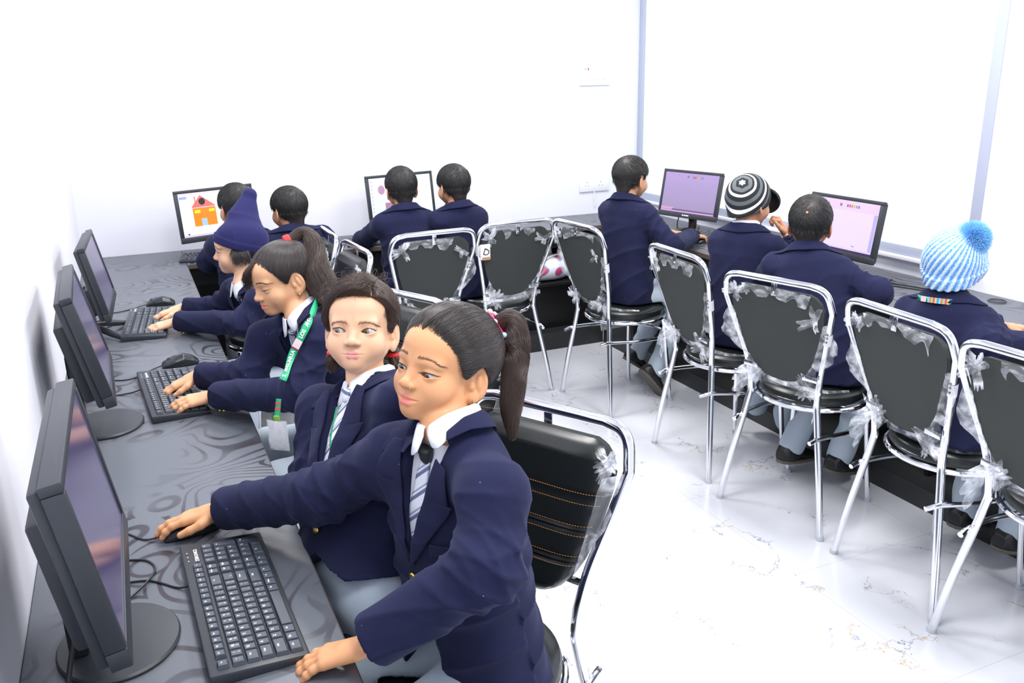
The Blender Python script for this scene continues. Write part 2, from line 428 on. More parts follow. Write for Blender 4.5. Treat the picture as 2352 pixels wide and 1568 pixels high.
# window: aluminium frame in the opening and one large printed, backlit pane
win = tag(MB().box((RW - .006, WY0, SILL), (RW + .05, WY0 + .05, WTOP), bev=.003)
    .box((RW - .006, WY1 - .05, SILL), (RW + .05, WY1, WTOP), bev=.003)
    .box((RW - .006, WY0 + .05, SILL), (RW + .05, WY1 - .05, SILL + .045), bev=.003)
    .box((RW - .006, WY0 + .05, WTOP - .045), (RW + .05, WY1 - .05, WTOP), bev=.003).build('window_1', M['alu']), kind='structure')
def pane_material():
    m, nt, b = new_mat('daylit_frosted_glass')
    tc = N(nt, 'ShaderNodeTexCoord'); P = tc.outputs['Object']
    nz = N(nt, 'ShaderNodeTexNoise', i_Scale=2.4, i_Detail=3.0, i_Roughness=.5); L(nt, P, nz.inputs['Vector'])
    mp = N(nt, 'ShaderNodeMapRange'); mp.inputs['From Min'].default_value = .50; mp.inputs['From Max'].default_value = .62; L(nt, nz.outputs['Fac'], mp.inputs['Value'])
    c1 = N(nt, 'ShaderNodeMix', data_type='RGBA'); c1.inputs[6].default_value = (1.0, 1.0, 1.0, 1); c1.inputs[7].default_value = (.79, 1.0, .98, 1); L(nt, mp.outputs['Result'], c1.inputs['Factor'])
    # pale lilac margin along the near side of the pane, mint along the far side
    sx = N(nt, 'ShaderNodeSeparateXYZ'); L(nt, P, sx.inputs[0])
    mg = N(nt, 'ShaderNodeMapRange'); mg.inputs['From Min'].default_value = WY0 + .42; mg.inputs['From Max'].default_value = WY0 + .28; L(nt, sx.outputs[1], mg.inputs['Value'])
    c2 = N(nt, 'ShaderNodeMix', data_type='RGBA'); c2.inputs[7].default_value = (1.0, .90, .97, 1); L(nt, c1.outputs[2], c2.inputs[6]); L(nt, mg.outputs['Result'], c2.inputs['Factor'])
    mf = N(nt, 'ShaderNodeMapRange'); mf.inputs['From Min'].default_value = WY1 - .35; mf.inputs['From Max'].default_value = WY1 - .2; L(nt, sx.outputs[1], mf.inputs['Value'])
    c3 = N(nt, 'ShaderNodeMix', data_type='RGBA'); c3.inputs[7].default_value = (.74, 1.0, .985, 1); L(nt, c2.outputs[2], c3.inputs[6]); L(nt, mf.outputs['Result'], c3.inputs['Factor'])
    b.inputs['Base Color'].default_value = (.2, .2, .2, 1); b.inputs['Roughness'].default_value = .35
    L(nt, c3.outputs[2], b.inputs['Emission Color']); b.inputs['Emission Strength'].default_value = PANE
    return m
PANE = .79
MB().box((RW + .012, WY0 + .04, SILL + .03), (RW + .022, WY1 - .04, WTOP - .03)).build('window_pane', pane_material(), win, smooth=False)
slab('trim_1', (RW - .03, WY0 - .02, SILL - .018), (RW, RD - .001, SILL), M['trim'], bev=.003)
# ------------------------------------------------------------------ desks
M['footrest'] = pm('dark_footrest_laminate', srgb(42, 44, 46), .4, var=(7, .25))
def desk(name_label, top, edges, panels, extras=()):
    lo, hi = top
    r = empty('computer_desk', ((lo[0] + hi[0])/2, (lo[1] + hi[1])/2, 0), 0, name_label, 'desk', 'built-in computer desks along the walls')
    inv = Matrix.Translation((-r.location.x, -r.location.y, 0))
    def put(mb, nm, m, **k):
        mb.V = [tuple(inv @ Vector(v)) for v in mb.V]; return mb.build(nm, m, r, **k)
    tt = put(MB().box((lo[0], lo[1], DESK_H - .025), (hi[0], hi[1], DESK_H), bev=.0015, seg=1), 'tabletop', M['desk'])
    for e in edges: put(MB().box(e[0], e[1], bev=.0008, seg=1), 'edge_band', M['edge'])
    for nm, a, b_ in panels: put(MB().box(a, b_, bev=.001, seg=1), nm, M['footrest'] if nm == 'footrest' else M['black'])
    return r, put
DL, DB, DR = .50, RD - .447, RW - .49
g = .002
desk_l, putl = desk('dark swirl-patterned computer desk under the three switched-off monitors along the left wall',
    ((g, .25, 0), (DL, RD - g, 0)), [((DL - .0005, .25, DESK_H - .0245), (DL + .0012, DB - .02, DESK_H - .0005))],
    [('apron', (DL - .05, .26, DESK_H - .10), (DL - .034, DB - .02, DESK_H - .026)),
     ('support_panel', (.03, .27, 0), (.44, .29, DESK_H - .026)), ('support_panel', (.03, 1.72, 0), (.44, 1.74, DESK_H - .026)),
     ('support_panel', (.03, 2.85, 0), (.44, 2.87, DESK_H - .026)), ('support_panel', (.03, 3.95, 0), (.44, 3.97, DESK_H - .026)),
     ('back_panel', (g, .29, .10), (.016, RD - .03, DESK_H - .026)), ('footrest', (.02, .3, 0), (.46, 4.30, .08))])
desk_b, putb = desk('dark computer desk along the back wall with two lit monitors and a pink bag underneath',
    ((DL + g, DB, 0), (DR - .03, RD - g, 0)), [((DL + .01, DB - .0012, DESK_H - .0245), (DR - .03, DB + .0005, DESK_H - .0005))],
    [('apron', (DL + .01, DB + .03, DESK_H - .12), (DR - .05, DB + .046, DESK_H - .026)),
     ('back_panel', (DL + .01, RD - .02, .1), (DR - .05, RD - .006, DESK_H - .026)),
     ('support_panel', (1.28, DB + .06, 0), (1.30, RD - .02, DESK_H - .026)), ('support_panel', (2.26, DB + .03, .39), (2.28, RD - .02, DESK_H - .026)),
     ('support_panel', (DR - .07, DB + .05, 0), (DR - .05, RD - .02, DESK_H - .026)),
     ('shelf', (2.28, DB - .0, .392), (DR - .07, RD - .02, .412)), ('modesty_panel', (2.28, DB + .04, .10), (DR - .07, DB + .056, .39)),
     ('footrest', (DL + .02, RD - .516, 0), (DR - .06, DB + .04, .11))])
desk_r, putr = desk('dark computer desk below the window along the right wall with a round cable hole',
    ((DR - .028, .25, 0), (RW - g, RD - g, 0)), [((DR - .0295, .25, DESK_H - .0245), (DR - .0275, DB - .01, DESK_H - .0005))],
    [('apron', (DR + .02, .26, DESK_H - .12), (DR + .036, DB, DESK_H - .026)),
     ('back_panel', (RW - .02, .26, .1), (RW - .006, RD - .03, DESK_H - .026)),
     ('support_panel', (DR + .04, .3, 0), (RW - .03, .32, DESK_H - .026)), ('support_panel', (DR + .04, 1.88, 0), (RW - .03, 1.90, DESK_H - .026)),
     ('support_panel', (DR + .04, 3.02, 0), (RW - .03, 3.04, DESK_H - .026)), ('support_panel', (DR + .04, 4.1, 0), (RW - .03, 4.12, DESK_H - .026)),
     ('footrest', (2.953, .33, 0), (RW - .03, 4.315, .085))])
cg = MB(); ring = [(3.426 + .032*math.cos(t), 1.963 + .032*math.sin(t), DESK_H + .001) for t in np.linspace(0, 2*PI, 24, endpoint=False)]
cg.tube(ring, .004, 8, closed=True); cg.cyl((3.426, 1.963, DESK_H - .001), .028, .0022, 24)
putr(cg, 'cable_grommet', M['plastic'], label='dark round cable grommet')
# ------------------------------------------------------------------ wall fittings
def switch_plate(label, x0, x1, z0, z1, sockets):
    r = empty('socket_plate' if sockets else 'switch_plate', ((x0 + x1)/2, RD, (z0 + z1)/2), 0, label, 'socket' if sockets else 'switch board')
    w, h = (x1 - x0)/2, (z1 - z0)/2
    MB().box((-w, -.012, -h), (w, -.0005, h), bev=.003).build('plate', M['trim'], r)
    d = MB()
    if sockets:
        for cx in (-w*.5, w*.42):
            for a, b_, q in ((0, .018, .003), (-.011, -.004, .0025), (.011, -.004, .0025)):
                d.tube([(cx + a, -.0125, b_), (cx + a, -.0118, b_)], q, 10)
        d.build('socket_hole', M['plastic'], r)
    else:
        s = MB()
        for i in range(4): s.box((-w + .05 + i*.036, -.016, -.035), (-w + .078 + i*.036, -.0115, .005), bev=.002)
        s.build('rocker', M['trim'], r)
        MB().box((-w + .058, -.014, .022), (-w + .068, -.0115, .036), bev=.001).build('indicator_lamp', pm('red_indicator', srgb(214, 92, 70), .3), r, label='small red indicator lamp')
        MB().box((-w + .036, -.014, .024), (-w + .048, -.0115, .036), bev=.001).build('indicator_lamp', pm('blue_indicator', srgb(150, 190, 210), .3), r, label='small pale blue indicator lamp')
    return r
switch_plate('white switch board with a red indicator high on the back wall', 3.05, 3.275, 1.59, 1.738, False)
sp = switch_plate('white double socket plate low on the back wall above the desk', 3.055, 3.28, .90, .99, True)
MB().tube(catmull([(.0, -.008, -.044), (-.004, -.012, -.08), (.002, -.012, -.12), (0, -.01, -.146)], 6), .004, 8).build('cable', M['trim'], sp)
# ceiling lamps of the room
def ceiling_lamp(x, y, p):
    r = empty('ceiling_lamp', (x, y, RH), 0, 'square white panel lamp set in the ceiling', 'ceiling lamp', 'ceiling panel lamps')
    MB().box((-.31, -.31, -.022), (.31, .31, -.0005), bev=.004).build('housing', M['trim'], r)
    MB().box((-.28, -.28, -.0245), (.28, .28, -.0215)).build('diffuser', emit_mat('lamp_diffuser', (1, .98, .96, 1), 3.0), r, smooth=False)
    ld = bpy.data.lights.new('panel_light', 'AREA'); ld.shape = 'SQUARE'; ld.size = .56; ld.energy = p; ld.color = (1.0, .975, .96)
    lo = bpy.data.objects.new('panel_light', ld); COL.objects.link(lo); lo.parent = r; lo.location = (0, 0, -.03)
LAMP_W = 24.0
for x in (.95, 2.5):
    for y in (.2, 1.9, 3.6): ceiling_lamp(x, y, LAMP_W)
# ------------------------------------------------------------------ monitors (screen faces local +X, viewer's right = +Y)
SCREEN_OFF = None
def screen_off_glow():
    m, nt, b = new_mat('dark_lcd_panel_added_glow'); b.inputs['Base Color'].default_value = srgb(52, 48, 68); b.inputs['Roughness'].default_value = .16
    b.inputs['Emission Color'].default_value = srgb(86, 78, 118); b.inputs['Emission Strength'].default_value = .42  # faint violet self-glow added to stand for reflections in the dark panel
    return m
M['lcd'] = screen_off_glow()
def lit(name, ctop, cbot, zc, hh, strength=1.0):
    m, nt, b = new_mat(name); b.inputs['Base Color'].default_value = (.02, .02, .02, 1); b.inputs['Roughness'].default_value = .3
    tc = N(nt, 'ShaderNodeTexCoord'); s = N(nt, 'ShaderNodeSeparateXYZ'); L(nt, tc.outputs['Generated'], s.inputs[0])
    r = N(nt, 'ShaderNodeValToRGB'); r.color_ramp.elements[0].color = cbot; r.color_ramp.elements[1].color = ctop
    L(nt, s.outputs[2], r.inputs[0]); L(nt, r.outputs[0], b.inputs['Emission Color']); b.inputs['Emission Strength'].default_value = strength
    return m
def monitor(label, base, rz, sc, tilt, w, h, screen, stand, bulge=(.30, .20), logo=False, depth=.02):
    """base: world point on the desk; sc: world centre of the front face"""
    r = empty('monitor', base, rz, label, 'monitor', 'flat black computer monitors')
    c, s = math.cos(-rz), math.sin(-rz); dx, dy = sc[0] - base[0], sc[1] - base[1]
    lc = Vector((c*dx - s*dy, s*dx + c*dy, sc[2] - base[2]))
    T = Matrix.Translation(lc) @ Matrix.Rotation(-tilt, 4, 'Y')     # panel frame: x out of the screen, y right, z up
    bt, bs, bb = .016, .017, .030
    fr = MB()
    for lo, hi in (((-depth, -w/2, h/2 - bt), (0, w/2, h/2)), ((-depth, -w/2, -h/2), (0, w/2, -h/2 + bb)),
                   ((-depth, -w/2, -h/2 + bb), (0, -w/2 + bs, h/2 - bt)), ((-depth, w/2 - bs, -h/2 + bb), (0, w/2, h/2 - bt))):
        fr.box(lo, hi, bev=.0025, mat=T)
    fr.build('bezel', M['plastic'], r)
    bk = MB().box((-depth - .016, -w/2 + .006, -h/2 + .006), (-depth + .002, w/2 - .006, h/2 - .006), bev=.006, mat=T)
    bw, bh = bulge
    bk.box((-depth - .045, -bw/2, -h/2 + .012), (-depth - .012, bw/2, -h/2 + .012 + bh), bev=.008, mat=T)
    bk.build('rear_casing', M['plastic'], r)
    pn = MB().box((-.006, -w/2 + bs - .001, -h/2 + bb - .001), (-.0035, w/2 - bs + .001, h/2 - bt + .001)); 
    sp = pn.build('screen', screen, r, smooth=False)
    sp.matrix_local = T
    nk = MB(); zt = lc.z - h/2 + .09
    xn = lc.x - depth - .035
    if stand == 'round':
        nk.box((xn - .018, -.032, .012), (xn + .012, .032, zt), bev=.005)
        nk.build('neck', M['plastic_gloss'], r)
        b_ = MB(); rings = []
        for rr, z in ((.0, .0), (.97, .0), (1.0, .003), (1.0, .006), (.97, .0095), (.4, .013), (0, .0135)):
            rings.append([(rr*.098*math.cos(t), rr*.112*math.sin(t), z) for t in np.linspace(0, 2*PI, 49)])
        b_.grid(rings, flip=True); b_.build('stand_base', M['plastic'], r)
    else:
        nk.box((xn - .014, -.022, .03), (xn + .012, .022, zt), bev=.005).build('neck', M['plastic_gloss'], r)
        for sd in (-1, 1):
            f = MB(); P = [(xn - .02, sd*.01, .040), (xn + .03, sd*.05, .034), (xn + .085, sd*.10, .016), (xn + .125, sd*.135, .006)]
            f.tube(catmull(P, 5), [.013]*8 + list(np.linspace(.013, .006, 8)), 10); f.build('foot', M['plastic'], r)
        MB().tube(catmull([(xn, 0, .035), (xn - .04, 0, .022), (xn - .07, 0, .006)], 5), list(np.linspace(.013, .007, 11)), 10).build('foot', M['plastic'], r)
    if logo:
        lg = MB(); zz = -h/2 + bb*.5
        lg.sphere((.0004, -.022, zz), .0045, n=10, sc=(.1, 1, 1)); lg.box((.0001, -.014, zz - .003), (.0006, .022, zz + .003))
        o = lg.build('bezel_logo', M['legend'], r); o.matrix_local = T
    r['_w'] = w; del r['_w']
    return r, T, (w - 2*bs, h - bt - bb, (bb - bt)/2)
def draw(r, T, cz, items, name='screen_picture'):
    """flat shapes shown on a screen; items: (colour, [(u,v)...]) with u right, v up from the screen centre"""
    mb = MB(); mats = []; keys = {}
    for k, (col, poly) in enumerate(items):
        if col not in keys: keys[col] = len(mats); mats.append(emit_mat('screen_colour', col, 1.0))
        x = -.0033 + k*.00006
        mb.add([(x, u, v + cz) for u, v in poly], [tuple(range(len(poly)))], keys[col])
    o = mb.build(name, mats, r, smooth=False); o.matrix_local = T
    return o
def rect(u0, v0, u1, v1): return [(u0, v0), (u1, v0), (u1, v1), (u0, v1)]
def oval(u, v, a, b, n=24): return [(u + a*math.cos(t), v + b*math.sin(t)) for t in np.linspace(0, 2*PI, n, endpoint=False)]
monitor('nearest of the three dark monitors on the left desk, on a large round foot', (.150, 1.075, DESK_H), 0.0, (.159, 1.045, 1.022), .16, .455, .30, M['lcd'], 'round', (.33, .215), depth=.03)
monitor('dark round-footed monitor in the middle of the left desk, before the green lanyard', (.125, 2.16, DESK_H), .026, (.133, 2.142, 1.03), .215, .447, .297, M['lcd'], 'round', (.33, .21), depth=.028)
monitor('dark monitor on a splayed two-armed stand at the far end of the left desk', (.15, 3.16, DESK_H), -.04, (.138, 3.133, .993), .196, .439, .272, M['lcd'], 'splay', (.25, .10), depth=.022)
r, T, (sw, sh, cz) = monitor('lit monitor on the back desk showing a drawing of an orange house', (.672, 4.56, DESK_H), -1.192, (.693, 4.491, .993), .109, .439, .271,
    lit('paint_page', (.97, .93, 1.0, 1), (.97, .96, 1, 1), 0, .2, 1.0), 'splay')
O, Rd, Ye, Bl, Pk, Gr, Bk = srgb(255, 140, 30), srgb(226, 116, 104), srgb(240, 232, 40), srgb(168, 202, 240), srgb(236, 200, 236), srgb(52, 190, 120), srgb(26, 26, 40)
draw(r, T, cz, [(srgb(244, 216, 240), rect(-sw/2, sh/2 - .012, sw/2, sh/2)), (srgb(160, 178, 250), rect(-sw/2 + .004, sh/2 - .03, -sw/2 + .045, sh/2 - .016)),
    (O, rect(-.135, -.062, -.008, .032)), (Pk, rect(-.137, .032, -.006, .036)), (Rd, [(-.14, .036), (-.004, .036), (-.085, .098)]), (Rd, [(-.118, .058), (-.112, .064), (-.112, .094), (-.118, .094)]),
    (Bk, oval(-.078, .064, .018, .018)), (Ye, rect(-.126, .006, -.094, .022)), (Ye, rect(-.046, .008, -.014, .022)), (Bl, rect(-.094, -.062, -.064, -.024)),
    (srgb(240, 170, 160), [(.01, .05), (.125, .05), (.058, .096)]), (Gr, [(.085, .006), (.165, .006), (.125, .045)]),
    (srgb(70, 70, 130), oval(-.176, -.098, .005, .005)), (srgb(210, 200, 240), rect(-sw/2, -sh/2, sw/2, -sh/2 + .01))])
r, T, (sw, sh, cz) = monitor('lit monitor on the back desk with a pale blue page and a mauve oval', (1.71, 4.62, DESK_H), -1.345, (1.73, 4.557, .996), .123, .44, .273,
    lit('blue_page', (.80, .84, 1.0, 1), (.68, .78, 1.0, 1), 0, .2, 1.0), 'splay')
mv = srgb(186, 150, 182)
draw(r, T, cz, [(srgb(226, 238, 255), rect(.05, -sh/2, sw/2, sh/2))] + [(mv, oval(-.128, .045, .022, .026)), (srgb(170, 130, 158), rect(-.112, -.075, -.05, -.03)), (srgb(180, 176, 246), rect(-.10, .06, -.04, .1))] +
     [(srgb(190, 150, 200) if k % 2 else srgb(150, 150, 226), rect(-.192, .09 - k*.021, -.186, .096 - k*.021)) for k in range(9)])
def toolbar(sw, sh, c):
    it = [(c, rect(-sw/2, sh/2 - .042, sw/2, sh/2))]
    cols = [srgb(120, 100, 150), srgb(180, 90, 110), srgb(200, 130, 90), srgb(190, 180, 100), srgb(110, 150, 150), srgb(110, 120, 200)]
    for k, q in enumerate(cols): it.append((q, rect(.01 + k*.013, sh/2 - .028, .019 + k*.013, sh/2 - .016)))
    it.append((srgb(130, 100, 150), rect(-.03, sh/2 - .027, -.018, sh/2 - .015))); it.append((srgb(150, 130, 180), rect(-.10, sh/2 - .022, -.094, sh/2 - .016)))
    return it
r, T, (sw, sh, cz) = monitor('monitor with a dim mauve screen by the window corner, before the bareheaded boy', (3.24, 3.79, DESK_H), 3.393, (3.18, 3.764, .997), .188, .421, .268,
    lit('mauve_page', srgb(166, 146, 200), srgb(150, 132, 172), 0, .2, 1.0), 'splay', logo=True)
fib = [(srgb(152, 118, 166), [(-.17 + .11*k, .02 + .03*math.sin(k*2.1)), (-.10 + .11*k, .045 - .03*math.sin(k)), (-.10 + .11*k, .0435 - .03*math.sin(k))]) for k in range(3)]
draw(r, T, cz, toolbar(sw, sh, srgb(170, 146, 200)) + fib + [(srgb(200, 150, 190), rect(-sw/2, -sh/2 + .012, -.1, -sh/2 + .024)), (srgb(92, 74, 110), rect(-.11, -sh/2 + .008, sw/2, -sh/2 + .016)), (srgb(196, 150, 210), rect(-sw/2, -sh/2, sw/2, -sh/2 + .008))])
r, T, (sw, sh, cz) = monitor('monitor with a bright lilac page below the window, before the boy with a hair whorl', (3.19, 2.545, DESK_H), 3.148, (3.126, 2.541, .995), .149, .421, .268,
    lit('lilac_page', srgb(222, 204, 246), srgb(220, 204, 250), 0, .2, 1.0), 'splay')
draw(r, T, cz, toolbar(sw, sh, srgb(222, 196, 240)) + [(srgb(176, 172, 248), rect(sw/2 - .022, -sh/2 + .02, sw/2 - .004, sh/2 - .044)), (srgb(60, 52, 84), rect(-sw/2, -sh/2, sw/2, -sh/2 + .012)), (srgb(216, 196, 244), rect(-sw/2, -sh/2 + .012, sw/2, -sh/2 + .02)), (srgb(80, 70, 120), [(.07, -.075), (.085, -.08), (.1, -.078), (.086, -.083)])])
# ------------------------------------------------------------------ keyboard (local: +Y = typist's right, +X = towards typist)
KW, KD = .45, .158
def make_keyboard():
    b = MB(); sec = [(-KD/2, .0), (-KD/2, .022), (-KD/2 + .004, .0255), (KD/2 - .006, .013), (KD/2, .009), (KD/2, 0)]
    mb = MB().box((-KD/2, -KW/2, .0), (KD/2, KW/2, .020), bev=.004)
    V = np.array(mb.V); top = V[:, 2] > .012; V[top, 2] += (-(V[top, 0])/KD)*.010 - .002; mb.V = [tuple(v) for v in V]
    slope = -.010/KD; zt = lambda x: .0182 + slope*x
    kb = MB(); lg = MB(); U = .0190; x0 = -.0245; y0 = -KW/2 + .0115
    def key(col, row, w=1.0, txt='', h=1.0, size=.0068):
        ya = y0 + col*U + .0008; yb = y0 + (col + w)*U - .0008; xa = -KD/2 + .0150 + row*.0228; xb = xa + .0228*(h if h > 1 else 1) - .0016
        if row == 0: xb -= .003
        m = .0024; hgt = .0075
        V = [(xa, ya, zt(xa)), (xb, ya, zt(xb)), (xb, yb, zt(xb)), (xa, yb, zt(xa)),
             (xa + m*.5, ya + m, zt(xa) + hgt), (xb - m*1.2, ya + m, zt(xb) + hgt), (xb - m*1.2, yb - m, zt(xb) + hgt), (xa + m*.5, yb - m, zt(xa) + hgt)]
        bm = bmesh.new(); vs = [bm.verts.new(v) for v in V]
        for f in ((4, 5, 6, 7), (0, 1, 5, 4), (1, 2, 6, 5), (2, 3, 7, 6), (3, 0, 4, 7)): bm.faces.new([vs[i] for i in f])
        bm.edges.ensure_lookup_table()
        bmesh.ops.bevel(bm, geom=[e for e in bm.edges if all(v in vs[4:] for v in e.verts)] , offset=.0008, segments=1, affect='EDGES')
        bmesh.ops.recalc_face_normals(bm, faces=bm.faces[:]); kb._bm(bm, 0)
        if txt:
            for k, t in enumerate(txt.split('|')):
                cx = xa + .0068 + k*.0072; cy = (ya + yb)/2 + (0 if '|' in txt or len(txt) < 3 else 0) - (.002 if len(txt) < 3 else 0)
                text_at(lg, t, size if len(t) < 3 else size*.68, frame((cx, cy, zt(cx) + hgt + .0002), (0, 1, 0), (-1, 0, 0), (0, 0, 1)), bold=True)
    for i, t in enumerate(['Esc', 'F1', 'F2', 'F3', 'F4', 'F5', 'F6', 'F7', 'F8', 'F9', 'F10', 'F11', 'F12', 'PrtSc', 'ScrLk', 'Pause', 'Ins']):
        key(i + (.5 if i > 0 else 0) + (.25 if i > 4 else 0) + (.25 if i > 8 else 0), 0, 1, t, .8, .0048)
    for i, t in enumerate(['~|`', '!|1', '@|2', '#|3', '$|4', '%|5', '^|6', '&|7', '*|8', '(|9', ')|0', '_|-', '+|=']): key(i, 1, 1, t, size=.0058)
    key(13, 1, 2, '<-')
    key(0, 2, 1.5, 'Tab'); [key(1.5 + i, 2, 1, t) for i, t in enumerate('QWERTYUIOP')]; key(11.5, 2, 1, '{|[', size=.0058); key(12.5, 2, 1, '}|]', size=.0058); key(13.5, 2, 1.5, '|\\')
    key(0, 3, 1.75, 'Caps'); [key(1.75 + i, 3, 1, t) for i, t in enumerate('ASDFGHJKL')]; key(10.75, 3, 1, ':|;', size=.0058); key(11.75, 3, 1, '"|\'', size=.0058); key(12.75, 3, 2.25, 'Enter')
    key(0, 4, 2.25, 'Shift'); [key(2.25 + i, 4, 1, t) for i, t in enumerate('ZXCVBNM')]; key(9.25, 4, 1, '<|,', size=.0058); key(10.25, 4, 1, '>|.', size=.0058); key(11.25, 4, 1, '?|/', size=.0058); key(12.25, 4, 2.75, 'Shift')
    c = 0
    for w_, t in ((1.5, 'Ctrl'), (1.25, 'Fn'), (1.25, 'Alt'), (6, ''), (1.25, 'Alt'), (1.25, 'Menu'), (1.25, '<'), (1.25, '>')): key(c, 5, w_, t); c += w_
    for rr, row in enumerate((('Home', 'PgUp'), ('End', 'PgDn'), ('^', 'Num'))):
        for k, t in enumerate(row): key(15.3 + k, 1 + rr, 1, t)
    key(15.3, 4, 1, '^'); key(15.3, 5, 1, 'v'); key(16.3, 5, 1, '>'); key(16.3, 4, 1, 'End')
    for rr, row in enumerate((('/', '*', '-', '+'), ('7', '8', '9', ''), ('4', '5', '6', ''), ('1', '2', '3', ''))):
        for k, t in enumerate(row):
            if t: key(17.7 + k, 1 + rr, 1, t)
    key(20.7, 2, 1, '+', 2); key(20.7, 4, 1, 'Ent', 2); key(17.7, 5, 2, '0'); key(19.7, 5, 1, '.')
    # brand lettering beside the numeric pad and three indicator dots
    text_at(lg, 'ZEBRONICS', .0092, frame((-.0530, y0 + 20.0*U, zt(-.0530) + .0024), (0, 1, 0), (-1, 0, 0), (0, 0, 1)), bold=True)
    for k in range(3): lg.cyl((-.069, y0 + (19.0 + k*.85)*U, zt(-.069) + .0016), .0013, .0010, 8)
    return mb, kb, lg
_kb = [x for x in make_keyboard()]
def keyboard(label, x, y, rz, cable=None):
    r = empty('keyboard', (x, y, DESK_H), rz, label, 'keyboard', 'black full-size computer keyboards')
    if keyboard.proto is None:
        _kb[0].build('key_tray', M['plastic'], r); _kb[1].build('keycaps', M['key'], r, smooth=False); _kb[2].build('key_legends', M['legend'], r, smooth=False)
        keyboard.proto = r
    else:
        for ch in [c for c in keyboard.proto.children if c.name.split('.')[0] in ('key_tray', 'keycaps', 'key_legends')]:
            c = ch.copy(); COL.objects.link(c); c.parent = r
    if cable: cable_part(r, cable)
    return r
keyboard.proto = None
def cable_part(r, pts, rad=.0021, name='cable'):
    iv = (Matrix.Translation(r.location) @ Matrix.Rotation(r.rotation_euler.z, 4, 'Z')).inverted()
    P = [iv @ Vector(p) for p in catmull(pts, 8)]
    MB().tube(P, rad, 8).build(name, M['cable'], r)
Z0 = DESK_H + .0025
k1 = keyboard('black keyboard nearest the camera, beside the resting hand of the ponytailed girl', .3507, 1.1127, .033, [(.275, 1.19, Z0 + .01), (.25, 1.21, Z0), (.20, 1.26, Z0), (.12, 1.28, Z0), (.06, 1.33, Z0), (.02, 1.40, Z0)])
k2 = keyboard('black keyboard under the typing hands of the girl with the green lanyard', .307, 2.338, .065, [(.222, 2.40, Z0 + .01), (.19, 2.41, Z0), (.10, 2.40, Z0), (.03, 2.36, Z0)])
k3 = keyboard('black keyboard under the hands of the child in the pointed navy cap', .269, 3.236, -.093, [(.19, 3.30, Z0 + .01), (.16, 3.30, Z0), (.10, 3.24, Z0), (.06, 3.17, Z0), (.02, 3.14, Z0)])
keyboard('black keyboard by the sleeve of the boy before the house drawing', .70, 4.30 + .20, -PI/2 + .06 if False else PI/2 - 3.30, None)
keyboard('black keyboard on the back desk before the two bareheaded boys', 1.60, 4.49, -PI/2 - .18)
keyboard('black keyboard cut by the right edge of the photo, before the blue knitted hat', 3.135, 1.43, PI - .04)
# ------------------------------------------------------------------ mice
def mouse_geo():
    def f(P):
        d = loft_sdf(P, (0, 0, 0), (0, 1, 0), (0, 0, 1), (1, 0, 0), [(-.058, 0, .004, .020, .010), (-.05, 0, .006, .026, .015), (-.02, 0, .010, .030, .024), (.01, 0, .011, .0295, .0285), (.04, 0, .006, .028, .022), (.055, 0, .003, .02, .012), (.058, 0, .002, .016, .008)])
        return smax(d, .0015 - P[:, 2], .002)
    V, F = surface(f, (-.065, -.04, -.002), (.065, .04, .045), .0022)
    return V, F, f
_mv, _mf, _mfn = mouse_geo()
def mouse(label, x, y, rz, cable):
    """local -X is the cable end"""
    r = empty('mouse', (x, y, DESK_H), rz, label, 'mouse', 'black wired computer mice')
    if mouse.proto is None:
        mesh_obj('mouse_shell', _mv, _mf, M['plastic_gloss'], r)
        s = MB(); pts = [(-.057 + .004*k, 0, 0) for k in range(12)]
        up = []
        for x_ in np.linspace(-.056, -.012, 10):
            z = np.linspace(.0, .045, 60); q = np.stack([np.full(60, x_), np.zeros(60), z], 1).astype(np.float32); d = _mfn(q); ins = np.where(d < 0)[0]
            up.append((x_, 0, (z[ins.max()] if len(ins) else .006) + .0003))
        s.tube(up, .0007, 6); s.tube([(-.014, t, up[-1][2] - abs(t)*.22) for t in np.linspace(-.028, .028, 11)], .0007, 6); s.build('button_seam', M['black'], r)
        wv = MB(); wv.sphere((-.034, 0, up[5][2] - .004), .008, n=14, sc=(1, .42, 1)); wv.build('scroll_wheel', M['key'], r)
        mouse.proto = r
    else:
        for ch in [c for c in mouse.proto.children if not c.name.startswith('cable')]:
            c = ch.copy(); COL.objects.link(c); c.parent = r
    cable_part(r, cable); return r
mouse.proto = None
mouse('black mouse under the hand of the nearest girl', .292, 1.425, .12, [(.235, 1.417, Z0 + .006), (.20, 1.43, Z0), (.16, 1.48, Z0), (.10, 1.51, Z0), (.03, 1.49, Z0)])
mouse('black mouse beside the middle keyboard of the left desk', .352, 2.64, .1, [(.294, 2.634, Z0 + .006), (.25, 2.61, Z0), (.20, 2.555, Z0), (.15, 2.56, Z0), (.09, 2.62, Z0), (.02, 2.65, Z0)])
mouse('black mouse behind the hands of the child in the pointed cap', .333, 3.55, -.05, [(.275, 3.553, Z0 + .006), (.23, 3.54, Z0), (.17, 3.50, Z0), (.10, 3.50, Z0), (.02, 3.53, Z0)])
mouse('black mouse under the hand of the boy at the window corner', 3.175, 3.60, PI + .2, [(3.23, 3.61, Z0 + .006), (3.28, 3.63, Z0), (3.36, 3.70, Z0), (3.46, 3.72, Z0)])
